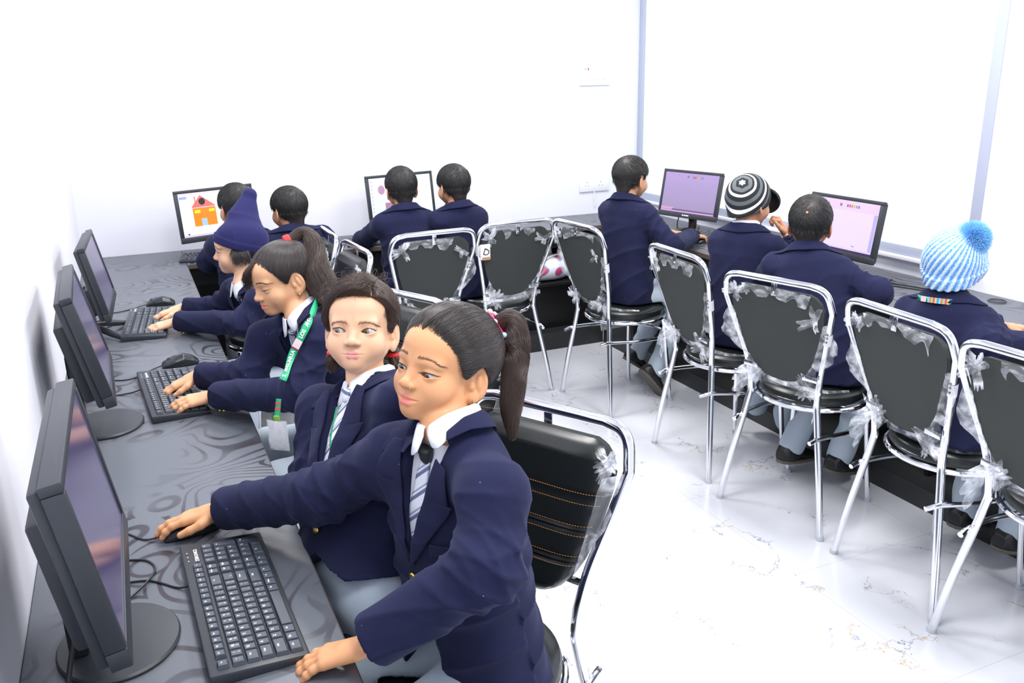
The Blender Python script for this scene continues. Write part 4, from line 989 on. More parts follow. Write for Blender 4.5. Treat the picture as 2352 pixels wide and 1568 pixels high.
def head_sdf(Q, neck, o):
    d = smin(ell(Q, CR_C, CR_R), ell(Q, (0, .016, -.033), (.0575, .0665, .064)), .02)
    A = np.stack([np.abs(Q[:, 0]), Q[:, 1], Q[:, 2]], 1)
    if o['detail']:
        d = smin(d, ell(Q, (0, .027, .034), (.056, .0575, .05)), .02)
    d = smin(d, rcone(A, (.0435, -.004, -.046), (.0, .056, -.0775), .0150, .0155), .028)
    d = smin(d, ell(Q, (0, .0640, -.0790), (.0175, .0155, .0140)), .014)
    d = smin(d, ell(A, (.0335, .0460, -.038), (.0270, .0240, .0270)), .020)
    d = smin(d, rcone(Q, (0, -.030, -.040), neck, .0375, .045), .013)
    # ear
    c = np.array((.0715, -.014, -.016), np.float32); e = A - c; sn, cs = .42, .908
    n_ = e[:, 0]*cs + e[:, 1]*sn; y_ = -e[:, 0]*sn + e[:, 1]*cs - e[:, 2]*.18; E = np.stack([n_, y_, e[:, 2]], 1)/1.16
    ear = smin(ell(E, (0, -.003, .003), (.0055, .0175, .0285)), ell(E, (.0, .006, -.024), (.0052, .0085, .0095)), .006)
    ear = smax(ear, -ell(E, (.0062, -.0035, .005), (.0060, .0115, .0205)), .003)
    ear = smin(ear, ell(E, (.0025, -.0045, .002), (.0030, .0045, .013)), .004)
    ear = smin(ear, ell(E, (.0028, .0085, -.004), (.0035, .004, .0065)), .003)
    d = smin(d, ear*1.16, .006)
    if o['detail']:
        d = smin(d, rcone(A, (.010, .0745, .008), (.040, .066, .009), .0060, .005), .02)
        d = smax(d, -ell(A, (.0285, .0925, -.006), (.0175, .0135, .0110)), .012)
        k = EYE
        d = smin(d, sph(A, k, .0147), .005)
        d = smin(d, rcone(Q, (0, .0735, -.002), (0, .0895, -.0290), .0065, .0085), .013)
        d = smin(d, sph(Q, (0, .0918, -.0315), .0086), .007)
        d = smin(d, ell(A, (.0112, .0850, -.0340), (.0068, .0088, .0062)), .006)
        d = smax(d, -ell(A, (.0060, .0905, -.0405), (.0032, .0046, .0030)), .002)
        d = smin(d, ell(Q, (0, .0640, -.0580), (.0255, .0160, .0180)), .016)
        d = smin(d, lip_sdf(Q, o['part']), .0035)
        gap = .0010 + o['part']*.5
        d = smax(d, -chain(Q, [(-.0245, .0768, -.0576), (-.008, .0850, -.0588 - o['part']*.5), (.008, .0850, -.0588 - o['part']*.5), (.0245, .0768, -.0576)], [.0006, gap, gap, .0006], .001), .0014)
        d = smax(d, -rcone(Q, (0, .0860, -.0440), (0, .0870, -.0500), .0020, .0026), .004)
        for s in (1, -1): d = smax(d, -lids(Q, o['lid'][0], o['lid'][1], s), .0012)
        # lid crease
        u = 1 - ((A[:, 0] - EYE[0])/.0150)**2
    return d
def ellip_push(P, grow):
    c = np.array(CR_C); r = np.array(CR_R) + grow
    v = P - c; n = np.linalg.norm(v/r, axis=-1, keepdims=True); return c + v/n
YL_Z = [-.09, -.055, -.035, -.018, -.004, .012, .028, .045, .058, .068, .078, .11]
YL_G = [-.070, -.050, -.034, -.012, .016, .026, .034, .046, .060, .076, .10, .14]
YL_B = [-.075, -.060, -.045, -.016, .020, .024, .030, .048, .064, .080, .10, .14]
def cap_sdf(Q, grow, yl, zmin=-.075):
    r = tuple(np.array(CR_R) + grow); d = ell(Q, CR_C, r)
    d = smin(d, rcone(Q, (0, -.055, -.02), (0, -.048, -.075), .045 + grow*.5, .040 + grow*.3), .02)
    y = np.interp(Q[:, 2], YL_Z, yl).astype(np.float32)
    d = smax(d, (Q[:, 1] - y)*.75, .006)
    A = np.stack([np.abs(Q[:, 0]), Q[:, 1], Q[:, 2]], 1)
    d = smax(d, -ell(A, (.078, -.011, -.014), (.024, .0285, .037)), .004)
    return smax(d, zmin - Q[:, 2], .01)
class Person: pass
def hand_sdf(P, w, F, U, T, curl, hs, thumb, fore):
    """w wrist; F fingers, U back of hand, T thumb side"""
    q = P - np.array(w, np.float32)
    X = np.stack([q@T.astype(np.float32), q@F.astype(np.float32), q@U.astype(np.float32)], 1)/hs
    base = [(.0235, .073, 0), (.008, .077, .002), (-.008, .073, .001), (-.0225, .066, -.002)]
    lens = [.058, .066, .061, .047]; rad = [.0078, .0080, .0076, .0068]; spl = [.10, .02, -.05, -.14]
    d = rcone(X, (0, -.01, 0), (0, .03, -.001), .0165, .017)
    d = np.minimum(d, 1e9)
    for b in base: d = smin(d, rcone(X, (b[0]*.62, .012, -.001), b, .0125, .0098), .010)
    tips = []
    for i, b in enumerate(base):
        c = curl[i] if isinstance(curl[0], (list, tuple)) else curl
        p = np.array(b, float); a = 0.0; pts = [p]
        for f_, k in zip((.46, .30, .24), c):
            a += math.radians(k); dr = np.array([math.sin(spl[i])*math.cos(a), math.cos(spl[i])*math.cos(a), -math.sin(a)]); p = p + dr*lens[i]*f_; pts.append(p)
        r = rad[i]; fd = chain(X, pts, [r*1.08, r*1.0, r*.92, r*.80], .003)
        for kn in pts[1:3]: fd = smin(fd, sph(X, kn + np.array((0, 0, .0006)), r*1.02), .004)
        d = smin(d, fd, .0045); tips.append((pts[-1], dr, a))
    th = [np.array(t, float) for t in thumb]
    d = smin(d, chain(X, th, [.0125, .0102, .0092, .0074], .004), .007)
    d = smin(d, ell(X, (.012, .032, -.009), (.014, .024, .010)), .01)
    if fore is not None:
        fl = (np.array(fore) - np.array(w)); fl = np.array([fl@T, fl@F, fl@U])/hs
        d = smin(d, rcone(X, (0, -.008, 0), fl, .0165, .021), .012)
    nail = None
    for p, dr, a in tips:
        up = np.array([0, math.sin(a), math.cos(a)]); c = p + up*.0050 - dr*.0005
        e = ell(X, c, (.0045, .0058, .0032)); nail = e if nail is None else np.minimum(nail, e)
    return d*hs, nail
THUMB_OUT = [(.020, .012, -.005), (.040, .038, -.010), (.047, .062, -.014), (.048, .082, -.018)]
THUMB_IN = [(.020, .012, -.006), (.034, .038, -.016), (.036, .062, -.022), (.030, .080, -.026)]
FLAT = (8, 14, 10); TYPE = (14, 34, 24); MOUSE = [(6, 22, 16), (4, 20, 16), (12, 30, 20), (16, 34, 22)]; HANG = (18, 26, 18); FIST = (55, 75, 40)
def attrs(o, **kw):
    for k, v in kw.items():
        a = o.data.attributes.new(k, 'FLOAT', 'POINT'); a.data.foreach_set('value', np.asarray(v, np.float32))
def march(fn, O, D, off, tmax=1.2):
    t = np.zeros(len(O)); 
    for _ in range(70):
        d = fn((O + D*t[:, None]).astype(np.float32)) - off
        t = np.minimum(t + np.maximum(d*.7, -.004), tmax)
    return O + D*t[:, None]
def sheet_obj(name, G, mat, parent, thick, sub=0, label=None):
    """grid of points -> thin cloth piece with thickness"""
    G = np.array(G); a, b, _ = G.shape
    o = MB().grid(G).build(name, mat, parent, label=label)
    m = o.modifiers.new('thickness', 'SOLIDIFY'); m.thickness = thick; m.offset = 0
    if sub: s = o.modifiers.new('smooth', 'SUBSURF'); s.levels = sub; s.render_levels = sub
    return o
def person(label, s):
    """s: dictionary describing build, pose and clothes (world coordinates)"""
    hd = np.array(s['head'], float); hr, hf, hu = axes(*s['hrot']); hs = s.get('hscale', 1.0)
    N_ = np.array(s['neck'], float); Pv = np.array(s['pelvis'], float); RS, LS = np.array(s['rsh'], float), np.array(s['lsh'], float)
    RE, RW_, LE, LW = [np.array(s[k], float) for k in ('relb', 'rwr', 'lelb', 'lwr')]
    root = empty('person', (Pv[0], Pv[1], 0), 0, label, 'person')
    off = np.array([Pv[0], Pv[1], 0])
    Rm = np.stack([hr, hf, hu], 0).astype(np.float32)
    tol = lambda P: ((P - hd.astype(np.float32))@Rm.T)/hs            # world -> head
    tow = lambda Q: hd + (np.asarray(Q, float)*hs)@Rm.astype(float)    # head -> world
    o = dict(detail=s.get('detail', False), lid=s.get('lid', (.0056, .0042)), part=s.get('part', 0.0))
    neck_l = tuple(tol(N_[None].astype(np.float32))[0])
    def put(nm, V, F, mat, **k): return mesh_obj(nm, np.asarray(V) - off, F, mat, **k)
    # ---- body: head with neck, hands and hidden torso in one mesh
    hh = s.get('hres', .004)
    fn = lambda Q: head_sdf(Q, neck_l, o)
    zlo = min(-.115, neck_l[2] - .02)
    lo = (-.095, min(-.125, neck_l[1] - .06), zlo); hi = (.095, .118, .115)
    V, F = surface(fn, lo, hi, hh/hs, proj=2)
    lipv = np.clip(1 - (lip_sdf(V.astype(np.float32), o['part']) - .0002)/.0016, 0, 1) if o['detail'] else np.zeros(len(V))
    AV, AF, AL, AN = [tow(V)], [F], [lipv], [np.zeros(len(V))]; nv = len(V)
    hres = s.get('hand_res', .0035)
    for side, w_, e_ in (('r', RW_, RE), ('l', LW, LE)):
        hp = s.get(side + 'hand')
        if not hp: continue
        Fd = np.array(hp['F'], float); Fd /= np.linalg.norm(Fd); Ud = np.array(hp['U'], float); Ud -= Fd*(Ud@Fd); Ud /= np.linalg.norm(Ud)
        Td = np.cross(Ud, Fd) if side == 'r' else np.cross(Fd, Ud)
        k = hp.get('s', .93); fo = w_ + (e_ - w_)/np.linalg.norm(e_ - w_)*.06
        f1 = lambda P: hand_sdf(P, w_, Fd, Ud, Td, hp.get('curl', FLAT), k, hp.get('thumb', THUMB_OUT), fo)[0]
        ext = .17*k
        V, F = surface(f1, w_ - ext, w_ + ext, hres, proj=1)
        nl = hand_sdf(V.astype(np.float32), w_, Fd, Ud, Td, hp.get('curl', FLAT), k, hp.get('thumb', THUMB_OUT), fo)[1]
        AV.append(V); AF.append(F + nv); AL.append(np.zeros(len(V))); AN.append(np.clip(1 - nl/.0008, 0, 1)); nv += len(V)
    up = (N_ - Pv)/np.linalg.norm(N_ - Pv)
    def inner(P):
        d = chain(P, [Pv + up*.04, N_ - up*.14, N_ - up*.03, N_], [.065, .055, .036, .036], .01)
        for S_, E_, W_2 in ((RS, RE, RW_), (LS, LE, LW)): d = smin(d, chain(P, [N_ - up*.15, S_ - up*.015, E_, W_2], [.024, .024, .022, .017], .006), .008)
        return d
    allp = np.array([Pv, N_, RS, LS, RE, LE, RW_, LW]); V, F = surface(inner, allp.min(0) - .12, allp.max(0) + .12, .013, proj=0)
    AV.append(V); AF.append(F + nv); AL.append(np.zeros(len(V))); AN.append(np.zeros(len(V)))
    body = put('body', np.concatenate(AV), np.concatenate(AF), SK[s['skin']], parent=root); attrs(body, lip=np.concatenate(AL), nail=np.concatenate(AN))
    # ---- eyes, brows, lashes
    if o['detail']:
        gz = np.array(s.get('gaze', (0, 1, 0)), float); gz /= np.linalg.norm(gz)
        ga = np.cross(gz, (0, 0, 1.)); ga /= np.linalg.norm(ga); gb = np.cross(ga, gz)
        iris = pm('iris', s.get('iris', srgb(54, 36, 26)), .12, coat=1.0); scl = pm('eye_white', srgb(196, 190, 190), .15, coat=1.0); pup = pm('pupil', srgb(8, 7, 8), .1, coat=1.0)
        for sg in (1, -1):
            c = np.array((EYE[0]*sg, EYE[1], EYE[2])); V = []; F = []; MI = []
            th = np.radians([0, 7, 14, 14.1, 23, 33.5, 33.6, 46, 62, 80, 100]); n = 28
            for t in th: V += [c + EYE_R*(math.cos(t)*gz + math.sin(t)*(math.cos(a)*ga + math.sin(a)*gb)) for a in np.linspace(0, 2*PI, n, endpoint=False)]
            for i in range(len(th) - 1):
                for j in range(n): F.append((i*n + j, i*n + (j + 1) % n, (i + 1)*n + (j + 1) % n, (i + 1)*n + j)); MI.append(2 if th[i + 1] < math.radians(14.05) else 1 if th[i + 1] < math.radians(33.55) else 0)
            e = put('eye', tow(np.array(V)), F, [scl, iris, pup], parent=root); e.data.polygons.foreach_set('material_index', MI)
            # brow
            r = np.random.default_rng(5); nb = int(s.get('brow_n', 150)*1.3); t = r.random(nb)
            bx = np.array(catmull([(.0115, .0, .0085), (.020, 0, .0100), (.031, 0, .0106), (.041, 0, .0084), (.049, 0, .0035)], 10)); bi = t*(len(bx) - 1)
            px = np.interp(bi, np.arange(len(bx)), bx[:, 0]); pz = np.interp(bi, np.arange(len(bx)), bx[:, 2]) + s.get('brow_z', .003) + .0025 + r.normal(size=nb)*.0013*(1.15 - t)
            D = np.stack([.6 + .4*t + r.normal(size=nb)*.12, np.zeros(nb), .75 - 1.15*t + r.normal(size=nb)*.15], 1); D /= np.linalg.norm(D, axis=1)[:, None]
            ST = []
            for k in range(4):
                q = np.stack([px*sg, np.full(nb, .13), pz], 1) + D*np.array([sg, 1, 1])*(.0052*k/3)
                ST.append(march(fn, q, np.tile((0, -1., 0), (nb, 1)), .0004))
            strands('eyebrow', tow(np.stack(ST, 1).reshape(-1, 3)).reshape(nb, 4, 3) - off, s.get('brow_r', .00017)*hs, M[s.get('brow_m', 'brow')], root, .4)
            # lash line on the upper lid
            xs = np.linspace(-.0162, .0168, 22); uu = 1 - (xs/EW)**2; zz = EYE[2] + o['lid'][0]*np.maximum(uu, 0) + .0014*xs/EW
            q = np.stack([(EYE[0] + xs)*sg, np.full(22, .12), zz + .0006], 1); q = march(fn, q, np.tile((0, -1., 0), (22, 1)), .0002)
            put('eyelash', *[np.array(a) if i == 0 else a for i, a in enumerate(tube_geo(tow(q), list(np.interp(np.linspace(0, 1, 22), [0, .3, .8, 1], [.0002, .0007, .0008, .0002])*s.get('kohl', 1.0)), 6))], M['lash'], parent=root)
            nl = 46; t = r.random(nl); base = np.stack([np.interp(t, np.linspace(0, 1, 22), q[:, i]) for i in range(3)], 1)
            dr = np.stack([(t - .4)*.8*sg, np.full(nl, .8), np.full(nl, -.15 if o['lid'][0] < .003 else .35)], 1); L_ = .0034
            ST = np.stack([base + dr*L_*k/3 + np.array((0, 0, .0012))*(k/3)**2 for k in range(4)], 1)
            strands('eyelashes', tow(ST.reshape(-1, 3)).reshape(nl, 4, 3) - off, .00013, M['lash'], root, .3)
    # ---- jacket
    Z = up; X = (RS - LS); X -= Z*(X@Z); X /= np.linalg.norm(X); Y = np.cross(Z, X)
    Y32 = Y.astype(np.float32); X32 = X.astype(np.float32); Z32 = Z.astype(np.float32)
    Lt = np.linalg.norm(N_ - Pv); k = s.get('bulk', 1.0); shw = np.linalg.norm(RS - LS)/2
    hemz = -Lt - s.get('hem', .05)
    wq = s.get('torso_w', .130)*k
    keys = [(hemz, 0, .024, wq*1.17, .118*k), (-Lt + .03, 0, .02, wq*1.14, .112*k), (-Lt*.66, 0, .012, wq*1.02, .098*k), (-.20, 0, .010, wq*1.02, .098*k), (-.12, 0, .002, wq, .090*k), (-.06, 0, -.006, wq*.82, .074*k), (-.02, 0, -.010, .070, .060), (.012, 0, -.012, .055, .052)]
    keys = [kk for i, kk in enumerate(keys) if i == 0 or kk[0] > keys[i - 1][0] + .004]
    rs = s.get('sleeve', (.050, .047, .041))
    seed = s.get('seed', 1)
    vneck, btn = s.get('v', (.050, -.27))
    def torso(P): return loft_sdf(P, N_, X, Y, Z, keys)
    cuts = {}
    for sd, E_, W_2 in (('r', RE, RW_), ('l', LE, LW)):
        ax = (W_2 - E_)/np.linalg.norm(W_2 - E_); cuts[sd] = (W_2 - ax*s.get('cuff_back', .022), ax)
    def sleeve(P, S_, E_, sd):
        c, ax = cuts[sd]; c2 = c + ax*.03
        d1 = rcone(P, S_, E_, rs[0], rs[1]); d2 = rcone(P, E_, c2, rs[1], rs[2])
        d = smin(d1, d2, .035)
        de = ln(P - E_.astype(np.float32)); g = np.exp(-(de/.085)**2)
        tt = P@ax.astype(np.float32); a2 = ((E_ - S_)/np.linalg.norm(E_ - S_)).astype(np.float32); t2 = P@a2; a_side = np.cross(ax, (.21, .33, .92)); a_side /= np.linalg.norm(a_side)
        w = waves(P, 16, seed + 3, 4); pr = P@np.cross(ax, a_side).astype(np.float32); ps = P@a_side.astype(np.float32)
        rid = lambda ph, k: (1 - np.abs(np.sin(ph)))**k
        d = d - g*.0095*rid(tt*62 + pr*34 + 2.6*w + seed, 2.0) - g*.0070*rid(tt*50 - ps*46 + 3.0*w + 1.3, 2.0) + g*.005
        gs = np.exp(-(ln(P - S_.astype(np.float32) - a2*.08)/.10)**2)
        d = d - gs*.0085*rid(t2*40 + ps*34 + 2.4*w + seed*2, 2.2) + gs*.003
        d = d - (1 - g)*.0045*rid(tt*26 + pr*44 + 3*w, 2.0) + .0010*waves(P, 60, seed + 8, 5)
        d = smax(d, (P - c.astype(np.float32))@ax.astype(np.float32), .005)
        inn = rcone(P, E_ + (c2 - E_)*.55, c2 + ax*.05, rs[2] - .012, rs[2] - .0065)
        return smax(d, -inn, .002)
    def jtorso(P):
        d = torso(P)
        q = P - N_.astype(np.float32); x = q@X32; y = q@Y32; z = q@Z32
        ww = waves(P, 9, seed, 4); d = d - .0065*(1 - np.abs(np.sin(z*27 + x*16*np.sign(y) + 2.6*ww + seed)))**2.2*np.clip((-z - .10)/.1, 0, 1) - .0035*(1 - np.abs(np.sin(x*22 + z*5 + 2*ww)))**2.2*np.clip((-z - .22)/.1, 0, 1) + .0012*waves(P, 45, seed + 5, 5)
        sh = np.minimum(rcone(P, N_ - Z*.044 + X*.04 - Y*.008, RS, .044, rs[0]), rcone(P, N_ - Z*.044 - X*.04 - Y*.008, LS, .044, rs[0]))
        d = smin(d, sh, .055)
        if s.get('open', True):
            hw = np.interp(z, [btn, .0], [0.0, vneck]).astype(np.float32); ws = np.maximum(np.abs(x) - hw, np.maximum(btn - z, -y))
            d = smax(d, -ws, .004)
            hw2 = np.interp(z, [hemz, btn - .06], [.095, .0]).astype(np.float32); w2 = np.maximum(np.abs(x) - hw2, np.maximum(z - (btn - .06), -y))
            d = smax(d, -w2, .004)
        nk = rcone(P, N_ - Z*.02, N_ + Z*.1, .053, .06); d = smax(d, -nk, .006); return smax(d, .531 - P[:, 2], .005)
    def jacket(P):
        d = jtorso(P)
        sl = np.minimum(sleeve(P, RS, RE, 'r'), sleeve(P, LS, LE, 'l'))
        return smin(d, sl, .034)
    jb = np.array([RS, LS, RE, LE, RW_, LW, N_, N_ + Z*(hemz - .01) + X*.16, N_ + Z*(hemz - .01) - X*.16, N_ + Z*(hemz - .01) + Y*.14, N_ + Z*(hemz) - Y*.14])
    V, F = surface(jacket, jb.min(0) - .075, jb.max(0) + .075, s.get('jres', .007), proj=1)
    jk = put('blazer', V, F, M['navy'], parent=root)
    skeys = [(z_, cx, cy, a - .013, b - .012) for z_, cx, cy, a, b in keys]
    def shirt(P): return np.maximum(loft_sdf(P, N_, X, Y, Z, skeys), -(P - N_.astype(np.float32))@Z32 - .34)
    both = lambda P: np.minimum(jtorso(P), shirt(P))
    toN = lambda x, y, z: N_ + X*x + Y*y + Z*z
    if s.get('front', True):
        sb = np.array([toN(a, b, c) for a in (-.15, .15) for b in (-.13, .15) for c in (-.36, .03)])
        V, F = surface(shirt, sb.min(0), sb.max(0), .009, proj=1); put('shirt', V, F, M['shirt'], parent=root)
    # neck axis frame for collars
    na = (hd + hf*(-.02) - hu*.06 - N_); na /= np.linalg.norm(na); nz_ = na*.55 + Z*.45; nz_ /= np.linalg.norm(nz_); nx = X - nz_*(X@nz_); nx /= np.linalg.norm(nx); ny = np.cross(nz_, nx)
    def ringpt(th, r, h): return N_ - Y*.008 + nx*(math.sin(th)*r) + ny*(math.cos(th)*r*.95) + nz_*h
    # shirt collar
    if s.get('collar', True):
        G = []
        for d_ in np.linspace(5, 355, 61):
            th = math.radians(d_); a = min(d_, 360 - d_)
            ht = np.interp(a, [5, 40, 110, 180], [.000, .012, .030, .034]); rt = np.interp(a, [5, 60, 180], [.052, .052, .054])
            hb = np.interp(a, [5, 16, 26, 45, 80, 180], [-.016, -.040, -.046, -.028, -.006, .004]); rb = np.interp(a, [5, 26, 60, 180], [.060, .074, .066, .062])
            G.append([ringpt(th, rt - .004, ht - .022), ringpt(th, rt - .001, ht - .004), ringpt(th, rt + .001, ht), ringpt(th, rt + .004, ht - .002), ringpt(th, (rt*2 + rb)/3 + .003, (ht*2 + hb)/3), ringpt(th, (rt + rb*2)/3 + .002, (ht + hb*2)/3), ringpt(th, rb, hb)])
        G = np.array(G); fl = G[:, 3:].reshape(-1, 3)
        for _ in range(3):
            d = shirt(fl.astype(np.float32)) - .004; mv = np.where(d < 0, -d, 0).reshape(G.shape[0], 4)
            for _k in range(3): mv[1:-1] = (mv[:-2] + mv[1:-1]*2 + mv[2:])/4
            fl = fl + mv.reshape(-1, 1)*(Y*.8 + Z*.3)
        G[:, 3:] = fl.reshape(G[:, 3:].shape)
        sheet_obj('shirt_collar', G - off, M['shirt'], root, .0022)
    # tie
    if s.get('tie', True) and s.get('front', True):
        n, w_ = 26, 7; G = []; st = []
        tx = s.get('tie_x', 0.0)
        for i in range(n):
            t = i/(n - 1); z = -.034 - t*(abs(btn) - .04); hw = np.interp(t, [0, .12, .5, 1], [.0105, .014, .020, .024])
            for j in range(w_):
                u = -1 + 2*j/(w_ - 1); G.append((tx*t + u*hw, .22, z)); st.append((z*1.0 + u*hw*.9)*26 + 60)
        O_ = np.array([toN(*g_) for g_ in G]); D_ = np.tile(-Y, (len(O_), 1)); Pp = march(shirt, O_, D_, .0045)
        t_ = sheet_obj('tie', (Pp - off).reshape(n, w_, 3), M['tie'], root, .003); attrs(t_, stripe=st)
        kc = march(shirt, np.array([toN(0, .2, -.026)]), np.array([-Y]), .008)[0]
        kf = lambda P: loft_sdf(P, kc, X, Y, Z, [(-.016, 0, 0, .010, .008), (-.008, 0, 0, .0125, .0105), (.010, 0, 0, .0155, .011), (.014, 0, 0, .014, .008)])
        V, F = surface(kf, kc - .03, kc + .03, .0028); kt = put('tie_knot', V, F, M['tie'], parent=root); attrs(kt, stripe=((V - N_)@Z - .6*((V - N_)@X))*26 + 60)
        if s.get('dark_knot'): kt.data.materials[0] = pm('dark_tie_knot', srgb(40, 46, 48), .5)
    # jacket collar and lapels
    if s.get('open', True):
        for sg in (1, -1):
            n, w_ = 40, 9; G = []
            for i in range(n):
                t = i/(n - 1); z = btn + .004 - t*(btn + .012); xi = np.interp(z, [btn, 0], [.0, vneck])
                wd = np.interp(t, [0, .12, .45, .66, .68, .70, .72, .86, 1], [.006, .022, .052, .070, .072, .036, .056, .046, .028])
                for j in range(w_): G.append((sg*(xi - .004 + wd*j/(w_ - 1)), .25, z + (.012*j/(w_ - 1) if t < .69 else -.008*j/(w_ - 1))))
            O_ = np.array([toN(*g_) for g_ in G]); off_ = np.tile(np.interp(np.linspace(0, 1, w_), [0, .25, .8, 1], [.0085, .0095, .0085, .0065]), n)
            Pp = march(both, O_, np.tile(-Y, (len(O_), 1)), off_); Pp = Pp.reshape(n, w_, 3)
            sheet_obj('lapel', Pp - off if sg > 0 else Pp[:, ::-1] - off, M['navy_lapel'], jk if False else root, .0035, 1)
    a0 = s.get('jcollar', 38); G = []
    for d_ in np.linspace(a0, 360 - a0, 49):
        th = math.radians(d_); a = min(d_, 360 - d_)
        ht = np.interp(a, [38, 70, 120, 180], [-.020, .004, .020, .024]); rt = np.interp(a, [38, 80, 180], [.066, .0625, .061])
        hb = ht - np.interp(a, [38, 90, 180], [.018, .030, .042]); rb = rt + np.interp(a, [38, 90, 180], [.020, .026, .016])
        G.append([ringpt(th, rt - .004, ht - .025), ringpt(th, rt - .002, ht - .003), ringpt(th, rt + .001, ht), ringpt(th, rt + .005, ht - .003), ringpt(th, rt*.6 + rb*.4 + .003, ht*.6 + hb*.4), ringpt(th, rt*.3 + rb*.7 + .002, ht*.3 + hb*.7), ringpt(th, rb, hb)])
    G = np.array(G); fl = G[:, 3:].reshape(-1, 3); cn = fl - (N_ - Z*.03); cn /= np.linalg.norm(cn, axis=1)[:, None]
    for _ in range(4):
        d = jacket(fl.astype(np.float32)) - .004; mv = np.where(d < 0, -d, 0).reshape(G.shape[0], 4)
        for _k in range(3): mv[1:-1] = (mv[:-2] + mv[1:-1]*2 + mv[2:])/4
        fl = fl + mv.reshape(-1, 1)*cn
    G[:, 3:] = fl.reshape(G[:, 3:].shape); sheet_obj('collar', G - off, M['navy_lapel'], root, .0032, 1)
    if s.get('open', True):
        for bz in s.get('buttons', (btn - .014,)):
            p = march(jtorso, np.array([toN(-.006 if bz < btn - .03 else 0, .25, bz)]), np.array([-Y]), .0085)[0]
            V, F = surface(lambda P: loft_sdf(P, p, X, Z, Y, [(-.004, 0, 0, .008, .008), (0, 0, 0, .0085, .0085), (.0028, 0, 0, .0072, .0072), (.004, 0, 0, .004, .004)]), p - .014, p + .014, .0016)
            put('button', V, F, M['gold'], parent=root, label='gold button')
    if s.get('pocket'):
        n, w_ = 10, 14; G = []
        x0, z0, x1, z1 = s['pocket']
        for i in range(n):
            for j in range(w_):
                u = j/(w_ - 1); v = i/(n - 1); G.append((x0 + (x1 - x0)*u, .25, z0 + (z1 - z0)*v - .006*u))
        O_ = np.array([toN(*g_) for g_ in G]); Pp = march(jtorso, O_, np.tile(-Y, (len(O_), 1)), .0038)
        sheet_obj('chest_pocket', Pp.reshape(n, w_, 3) - off, M['navy_lapel'], root, .003)
    for sd in s.get('cuff_buttons', ()):
        c, ax = cuts[sd]; E_ = RE if sd == 'r' else LE
        for q in (0, 1):
            base = c - ax*(.018 + .018*q); dr = np.array(s['cuff_dir'], float); dr -= ax*(dr@ax); dr /= np.linalg.norm(dr)
            p = march(jacket, np.array([base + dr*.12]), np.array([-dr]), .001)[0]
            b = MB().sphere(p - off, .0055, n=12); b.build('cuff_button', M['gold'], root, label='gold button')
    # ---- trousers and shoes
    if s.get('legs'):
        lg = s['legs']
        def trous(P):
            d = chain(P, [Pv + X*.055 + Y*.02 - Z*.02, Pv - X*.055 + Y*.02 - Z*.02], [.086*k, .086*k], .02)
            for sd in ('r', 'l'):
                H_ = Pv + X*(.062 if sd == 'r' else -.062) + Y*.025 - Z*.02; K_, A_ = [np.array(v, float) for v in lg[sd]]
                d = smin(d, chain(P, [H_, K_, A_], [.082*k, .060*k, .050], .03), .015)
                ax = (A_ - K_)/np.linalg.norm(A_ - K_); d = d + .003*np.sin((P@ax.astype(np.float32))*50 + 4*waves(P, 15, seed + 2, 3))
            rad = np.hypot(P[:, 0] - Pv[0], P[:, 1] - Pv[1]); d = np.where((rad < .235) & (P[:, 2] > .43), smax(d, .528 - P[:, 2] - np.maximum(rad - .205, 0)*2.2, .006), d)
            return d
        pts = np.array([Pv] + [v for sd in 'rl' for v in lg[sd]]); V, F = surface(trous, pts.min(0) - .15, pts.max(0) + .15, .010, proj=1)
        put('trousers', V, F, M['trouser'], parent=root)
        for sd in ('r', 'l'):
            if sd not in s.get('shoes', {}): continue
            A_ = np.array(lg[sd][1], float); f_, dn = [np.array(v, float) for v in s['shoes'][sd]]; f_ /= np.linalg.norm(f_); dn -= f_*(dn@f_); dn /= np.linalg.norm(dn); rr_ = np.cross(f_, -dn)
            c = A_ + dn*.055
            sf = lambda P: smin(loft_sdf(P, c, rr_, -dn, f_, [(-.062, 0, .018, .026, .022), (-.045, 0, .026, .034, .034), (.0, 0, .024, .036, .034), (.06, 0, .012, .042, .024), (.11, 0, .006, .040, .018), (.145, 0, .002, .026, .012)]), rcone(P, A_ - dn*.0, c + f_*(-.015), .042, .040), .02)
            V, F = surface(lambda P: smax(sf(P), (P - c.astype(np.float32))@dn.astype(np.float32) - .004, .004), c - .19, c + .19, .006); sh_ = put('shoe', V, F, M['shoe'], parent=root)
            so_ = lambda P: loft_sdf(P, c + dn*.009, rr_, f_, dn, [(-.007, 0, .04, .046, .108), (.007, 0, .04, .046, .108)])
            V, F = surface(so_, c - .19, c + .19, .006); put('shoe_sole', V, F, M['sole'], parent=root)
    s['_'] = dict(root=root, off=off, tow=tow, tol=tol, fn=fn, jacket=jacket, both=both, toN=toN, X=X, Y=Y, Z=Z, N=N_, put=put, hs=hs, hd=hd, nx=nx, ny=ny, nz=nz_, ringpt=ringpt, shirt=shirt)
    return s['_']
